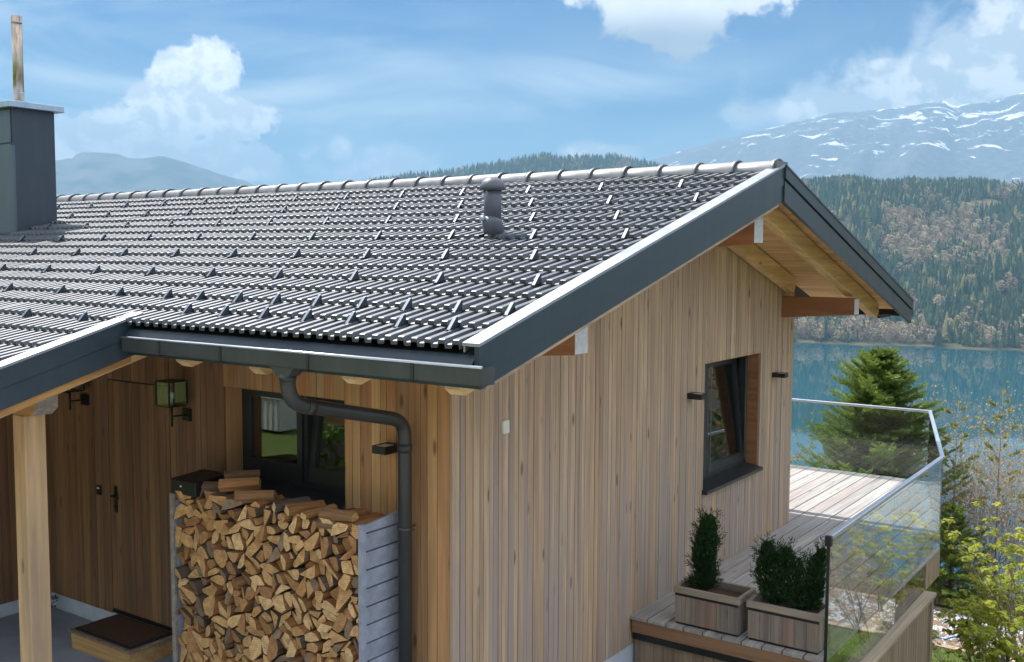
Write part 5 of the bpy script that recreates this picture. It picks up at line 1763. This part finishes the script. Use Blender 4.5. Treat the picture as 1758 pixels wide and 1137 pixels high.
def shrub(base, H_, spread, seed, label, leaf='tanleaf', nleaf=1, stems=5, cat='shrub', depth=4, lsize=.045, name='shrub', tipsonly=True, mt='twig', thick=.018, cluster=3, droop=0., upright=.55):
    rr_ = random.Random(seed); e = empty(name, base); tag(e, label, cat)
    t = G(); lf = G(); B = Vector(base)
    def leaf_at(p, d_, n_):
        for _ in range(n_):
            dd = (d_ + Vector((rr_.uniform(-1, 1), rr_.uniform(-1, 1), rr_.uniform(-.8, .8) - droop)) * .9).normalized()
            s_ = lsize * rr_.uniform(.6, 1.3); w_ = dd.cross(Vector((rr_.uniform(-1, 1), rr_.uniform(-1, 1), rr_.uniform(-1, 1)))).normalized() * s_ * .32
            lf.poly([p, p + dd * s_ * .5 + w_, p + dd * s_, p + dd * s_ * .5 - w_], [(0, 1, 2, 3)])
    def grow(p, d_, L_, r_, lev):
        pts_ = [p]; n_ = 4; dcur = d_.copy()
        for k in range(n_):
            dcur = (dcur + Vector((rr_.uniform(-1, 1), rr_.uniform(-1, 1), rr_.uniform(-.5, .9))) * .17).normalized()
            pts_.append(pts_[-1] + dcur * L_ / n_)
        t.tube(pts_, [r_ * (1 - .5 * k / n_) for k in range(n_ + 1)], 5 if lev == 0 else 3, caps=False)
        if lev >= depth:
            for q in (pts_[-1], pts_[-2], pts_[2]): leaf_at(q, dcur, cluster if q is pts_[-1] else max(0, cluster - 1) * (0 if tipsonly else 1))
            return
        nb_ = rr_.choice((2, 3, 3)) + (1 if lev == 0 else 0)
        for k in range(nb_):
            q = pts_[rr_.choice((2, 3, 4))] if k else pts_[-1]
            nd = (dcur + Vector((rr_.uniform(-1, 1), rr_.uniform(-1, 1), rr_.uniform(-.3, .8))) * (spread)).normalized()
            grow(q, nd, L_ * rr_.uniform(.55, .85), r_ * .5, lev + 1)
    for s_ in range(stems):
        d_ = Vector((rr_.uniform(-1, 1) * (1 - upright), rr_.uniform(-1, 1) * (1 - upright), 1)).normalized()
        grow(B + Vector((rr_.uniform(-.15, .15), rr_.uniform(-.15, .15), 0)), d_, H_ * .42 * rr_.uniform(.8, 1.1), thick, 0)
    t.obj('stem', M[mt], e)
    if lf.v: lf.obj('foliage', M[leaf], e)
    return e


def gz(x, y): return ground(x, y) - .05


SH_ = [(15.6, -.15, 4.3, .55, 'tanleaf', 'bare twiggy shrub directly right of the deck corner'),
       (16.3, -1.1, 4.3, .6, 'tanleaf', 'tall tan twiggy shrub against the pale lake'),
       (14.6, -1.9, 3.3, .6, 'tanleaf', 'dense brown-tipped shrub at the right edge of the view'),
       (13.7, -.9, 2.4, .7, 'tanleaf', 'low tangled bare shrub above the timber edging'),
       (14.2, .0, 2.2, .7, 'tanleaf', 'low bare shrub beside the half hidden spruce'),
       (18.4, -.6, 4.6, .55, 'budleaf', 'slender budding tree rising furthest in front of the lake'),
       (17.6, .9, 4.0, .55, 'budleaf', 'thin budding shrub behind the spruce, right side'),
       (14.9, 2.9, 2.9, .6, 'budleaf', 'thin grey shrub left of the spruce beyond the railing'),
       (20.5, -2.2, 5.0, .55, 'tanleaf', 'bare tree far down the slope at the right edge'),
       (15.0, -.9, 3.4, .65, 'tanleaf', 'dense tan thicket behind the timber edging, middle'),
       (16.8, -2.3, 4.4, .6, 'tanleaf', 'reddish tan thicket behind the maple, right'),
       (13.6, -3.0, 2.6, .65, 'tanleaf', 'bare shrub out by the right end of the timber edging')]
for i, (x_, y_, h_, sp_, lf_, lab) in enumerate(SH_):
    shrub((x_, y_, gz(x_, y_)), h_, sp_, 100 + i, lab, leaf=lf_, stems=6, depth=5 if i in (0, 2, 3, 4) else 4, cluster=2 if lf_ == 'tanleaf' else 5, lsize=.045 if lf_ == 'tanleaf' else .06)


def candle_pine(base, H_, seed, label):
    """slender young tree with pale upright shoot clusters"""
    rr_ = random.Random(seed); e = empty('young_tree', base); tag(e, label, 'young tree')
    B = Vector(base); t = G(); lf = G()
    t.tube([B, B + Vector((.05, .03, H_ * .6)), B + Vector((.0, 0, H_))], [.022, .013, .004], 5)
    for i in range(22):
        z = .45 + .55 * i / 22; a_ = i * 2.4; L_ = (.75 * (1.05 - z) + .1) * rr_.uniform(.7, 1.2)
        p = B + Vector((0, 0, z * H_)); o_ = Vector((math.cos(a_), math.sin(a_), .55)).normalized()
        q = p + o_ * L_; t.tube([p, p + o_ * L_ * .6 + Vector((0, 0, -.02)), q], [.007, .005, .003], 3, caps=False)
        for k in range(26):
            c_ = p + (q - p) * rr_.uniform(.45, 1.05); d_ = (o_ + Vector((rr_.uniform(-1, 1), rr_.uniform(-1, 1), rr_.uniform(-.2, 1.3)))).normalized()
            s_ = .07 * rr_.uniform(.6, 1.3); w_ = d_.orthogonal().normalized() * s_ * .28
            lf.poly([c_, c_ + d_ * s_ * .5 + w_, c_ + d_ * s_, c_ + d_ * s_ * .5 - w_], [(0, 1, 2, 3)])
    t.obj('trunk', M['twig'], e); lf.obj('crown', M['budleaf'], e)


for i, (x_, y_, zt_, lab) in enumerate(((14.0, -.42, .68, 'slim young tree with pale green shoots, middle of the three by the lake'), (13.4, -1.24, .98, 'slim young tree with pale green shoots at the right, tallest of three'), (14.4, .42, .45, 'slim young tree with yellow-green shoots beside the railing corner'), (13.6, -1.95, .35, 'slim young tree with pale shoots at the far right edge'))):
    zb_ = gz(x_, y_); candle_pine((x_, y_, zb_), zt_ - zb_, 300 + i, lab)


def maple(base, H_, seed, label, n=1.0, spread=.5):
    rr_ = random.Random(seed); e = empty('maple_tree', base); tag(e, label, 'tree')
    B = Vector(base); t = G(); lf = G()
    def cluster(p, m_):
        for _ in range(m_):
            a_ = rr_.uniform(0, 6.28); o_ = Vector((math.cos(a_), math.sin(a_), rr_.uniform(-.75, .15))).normalized()
            s_ = .064 * rr_.uniform(.6, 1.25); w_ = o_.cross(Vector((0, 0, 1))).normalized() * s_ * .42
            c_ = p + Vector((rr_.uniform(-1, 1), rr_.uniform(-1, 1), rr_.uniform(-.5, .5))) * .035
            dn = Vector((0, 0, -.015))
            lf.poly([c_, c_ + o_ * s_ * .45 + w_ + dn * .3, c_ + o_ * s_ + dn, c_ + o_ * s_ * .45 - w_ + dn * .3], [(0, 1, 2), (0, 2, 3)])
    def grow(p, d_, L_, r_, lev):
        pts_ = [p]; dc = d_.copy(); n_ = 4
        for k in range(n_):
            dc = (dc + Vector((rr_.uniform(-1, 1), rr_.uniform(-1, 1), rr_.uniform(-.3, .6))) * .13).normalized(); pts_.append(pts_[-1] + dc * L_ / n_)
        t.tube(pts_, [r_ * (1 - .45 * k / n_) for k in range(n_ + 1)], 5 if lev < 2 else 3, caps=False)
        if lev >= 3:
            cluster(pts_[-1], 13); cluster(pts_[2], 8 if rr_.random() < .7 else 0); return
        for k in range(rr_.choice((2, 3, 3))):
            q = pts_[rr_.choice((2, 3, 4))] if k else pts_[-1]
            grow(q, (dc + Vector((rr_.uniform(-1, 1), rr_.uniform(-1, 1), rr_.uniform(-.2, .7))) * spread).normalized(), L_ * rr_.uniform(.6, .85), r_ * .55, lev + 1)
        if lev == 2: cluster(pts_[-2], 4)
    for s_ in range(6):
        d_ = Vector((rr_.uniform(-.45, .45), rr_.uniform(-.45, .45), 1)).normalized(); grow(B, d_, H_ * .38, .022, 0)
    t.obj('trunk', M['twig'], e); lf.obj('crown', M['maple'], e)


maple((8.0, -2.7, gz(8.0, -2.7)), 2.9, 61, 'yellow-green budding maple at the right edge by the deck')
maple((7.4, -2.15, gz(7.4, -2.15)), 1.75, 62, 'lower yellow-green maple shoots in front of the deck cladding')
maple((9.2, -2.15, gz(9.2, -2.15)), 2.0, 63, 'small yellow-green maple behind the front one')

# vegetation seen only as reflections in the balustrade glass and entrance window
shrub((4.8, -4.6, gz(4.8, -4.6)), 2.2, .6, 71, 'leafy green shrub below the deck on the open side', leaf='hedge', cluster=9, lsize=.08)
shrub((7.0, -5.6, gz(7, -5.6)), 2.6, .6, 72, 'loose green bush down the bank from the deck', leaf='budleaf', cluster=8, lsize=.08)
shrub((10.5, -6.5, gz(10.5, -6.5)), 3.4, .6, 73, 'larger bush at the end of the lower lawn', leaf='tanleaf', cluster=7, lsize=.08)


src = None
tk_r = random.Random(77)
for i in range(28):
    x_ = 8 + 24 * ((i * 0.618) % 1); y_ = -1.8 - .28 * (x_ - 4) - tk_r.uniform(.8, 4.5) - (1.5 if x_ < 14 else 0); h_ = tk_r.uniform(.8, 1.7) * (1 if x_ > 14 else .7)
    if i % 7 == 0:
        src = shrub((x_, y_, gz(x_, y_)), 4.2, .62, 400 + i, 'thicket shrub on the open bank beside the deck', leaf=('tanleaf', 'hedge', 'tanleaf', 'budleaf')[i // 7], cluster=9, lsize=.10)
        src['group'] = 'thicket on the bank beside the deck'
        sk_ = [c for c in COL.objects if c.parent == src]
    else:
        e = src.copy(); link(e, None, (x_, y_, gz(x_, y_))); e.scale = (h_, h_, h_); e.rotation_euler.z = tk_r.uniform(0, 6)
        for c in sk_:
            c2 = c.copy(); COL.objects.link(c2); c2.parent = e


def hedge(x0, x1, y0, y1, h_, seed, label):
    rr_ = random.Random(seed); cx, cy = (x0 + x1) / 2, (y0 + y1) / 2; zb_ = ground(cx, cy)
    e = empty('hedge', (cx, cy, zb_)); tag(e, label, 'hedge')
    g = G()
    for _ in range(5200):
        c_ = Vector((rr_.uniform(x0, x1), rr_.uniform(y0, y1), zb_ + h_ * rr_.random() ** .7 + .15 * mnoise.noise(Vector((cx, cy, rr_.random() * 9)))))
        d_ = Vector((rr_.uniform(-1, 1), rr_.uniform(-1, 1), rr_.uniform(-.5, 1))).normalized() * .09; w_ = d_.orthogonal() * .5
        g.poly([c_ - d_, c_ + w_, c_ + d_, c_ - w_], [(0, 1, 2, 3)])
    g.obj('foliage', M['hedge'], e)
    G().box(x0 + .3, x1 - .3, y0 + .3, y1 - .3, zb_ - .3, zb_ + h_ * .7).obj('stem', M['bark'], e)


hedge(-10.9, -9.9, 6.5, 20, 2.0, 80, 'clipped green hedge at the top of the entrance lawn')
tk = empty('water_tank', (-7.7, 10.9, ground(-7.7, 10.9))); tag(tk, 'pale plastic water container standing on the entrance lawn', 'container')
zz = ground(-7.7, 10.9)
g = G(); g.box(-8.2, -7.4, 10.4, 11.3, zz, zz + .62)
for k in range(6): g.box(-7.4, -7.38, 10.45 + k * .15, 10.49 + k * .15, zz + .02, zz + .58)
g.obj('tank_body', M['fleece'], tk); box('tank_lid', -8.24, -7.36, 10.36, 11.34, zz + .621, zz + .66, M['fleece'], tk)

# ------------------------------------------------------------------ haze
M['haze'] = bpy.data.materials.new('haze'); M['haze'].use_nodes = True
t = M['haze'].node_tree; t.nodes.clear()
pv = t.nodes.new('ShaderNodeVolumePrincipled'); pv.inputs['Color'].default_value = (.33, .585, .84, 1); pv.inputs['Density'].default_value = 1.6e-4
pv.inputs['Anisotropy'].default_value = 0.0
ou = t.nodes.new('ShaderNodeOutputMaterial'); t.links.new(pv.outputs[0], ou.inputs['Volume'])
hz_ = G().box(-9800, 9800, -9800, 9800, -130, 1260).obj('haze', M['haze'])
tag(hz_, 'thin blue valley haze', None, None, 'stuff')
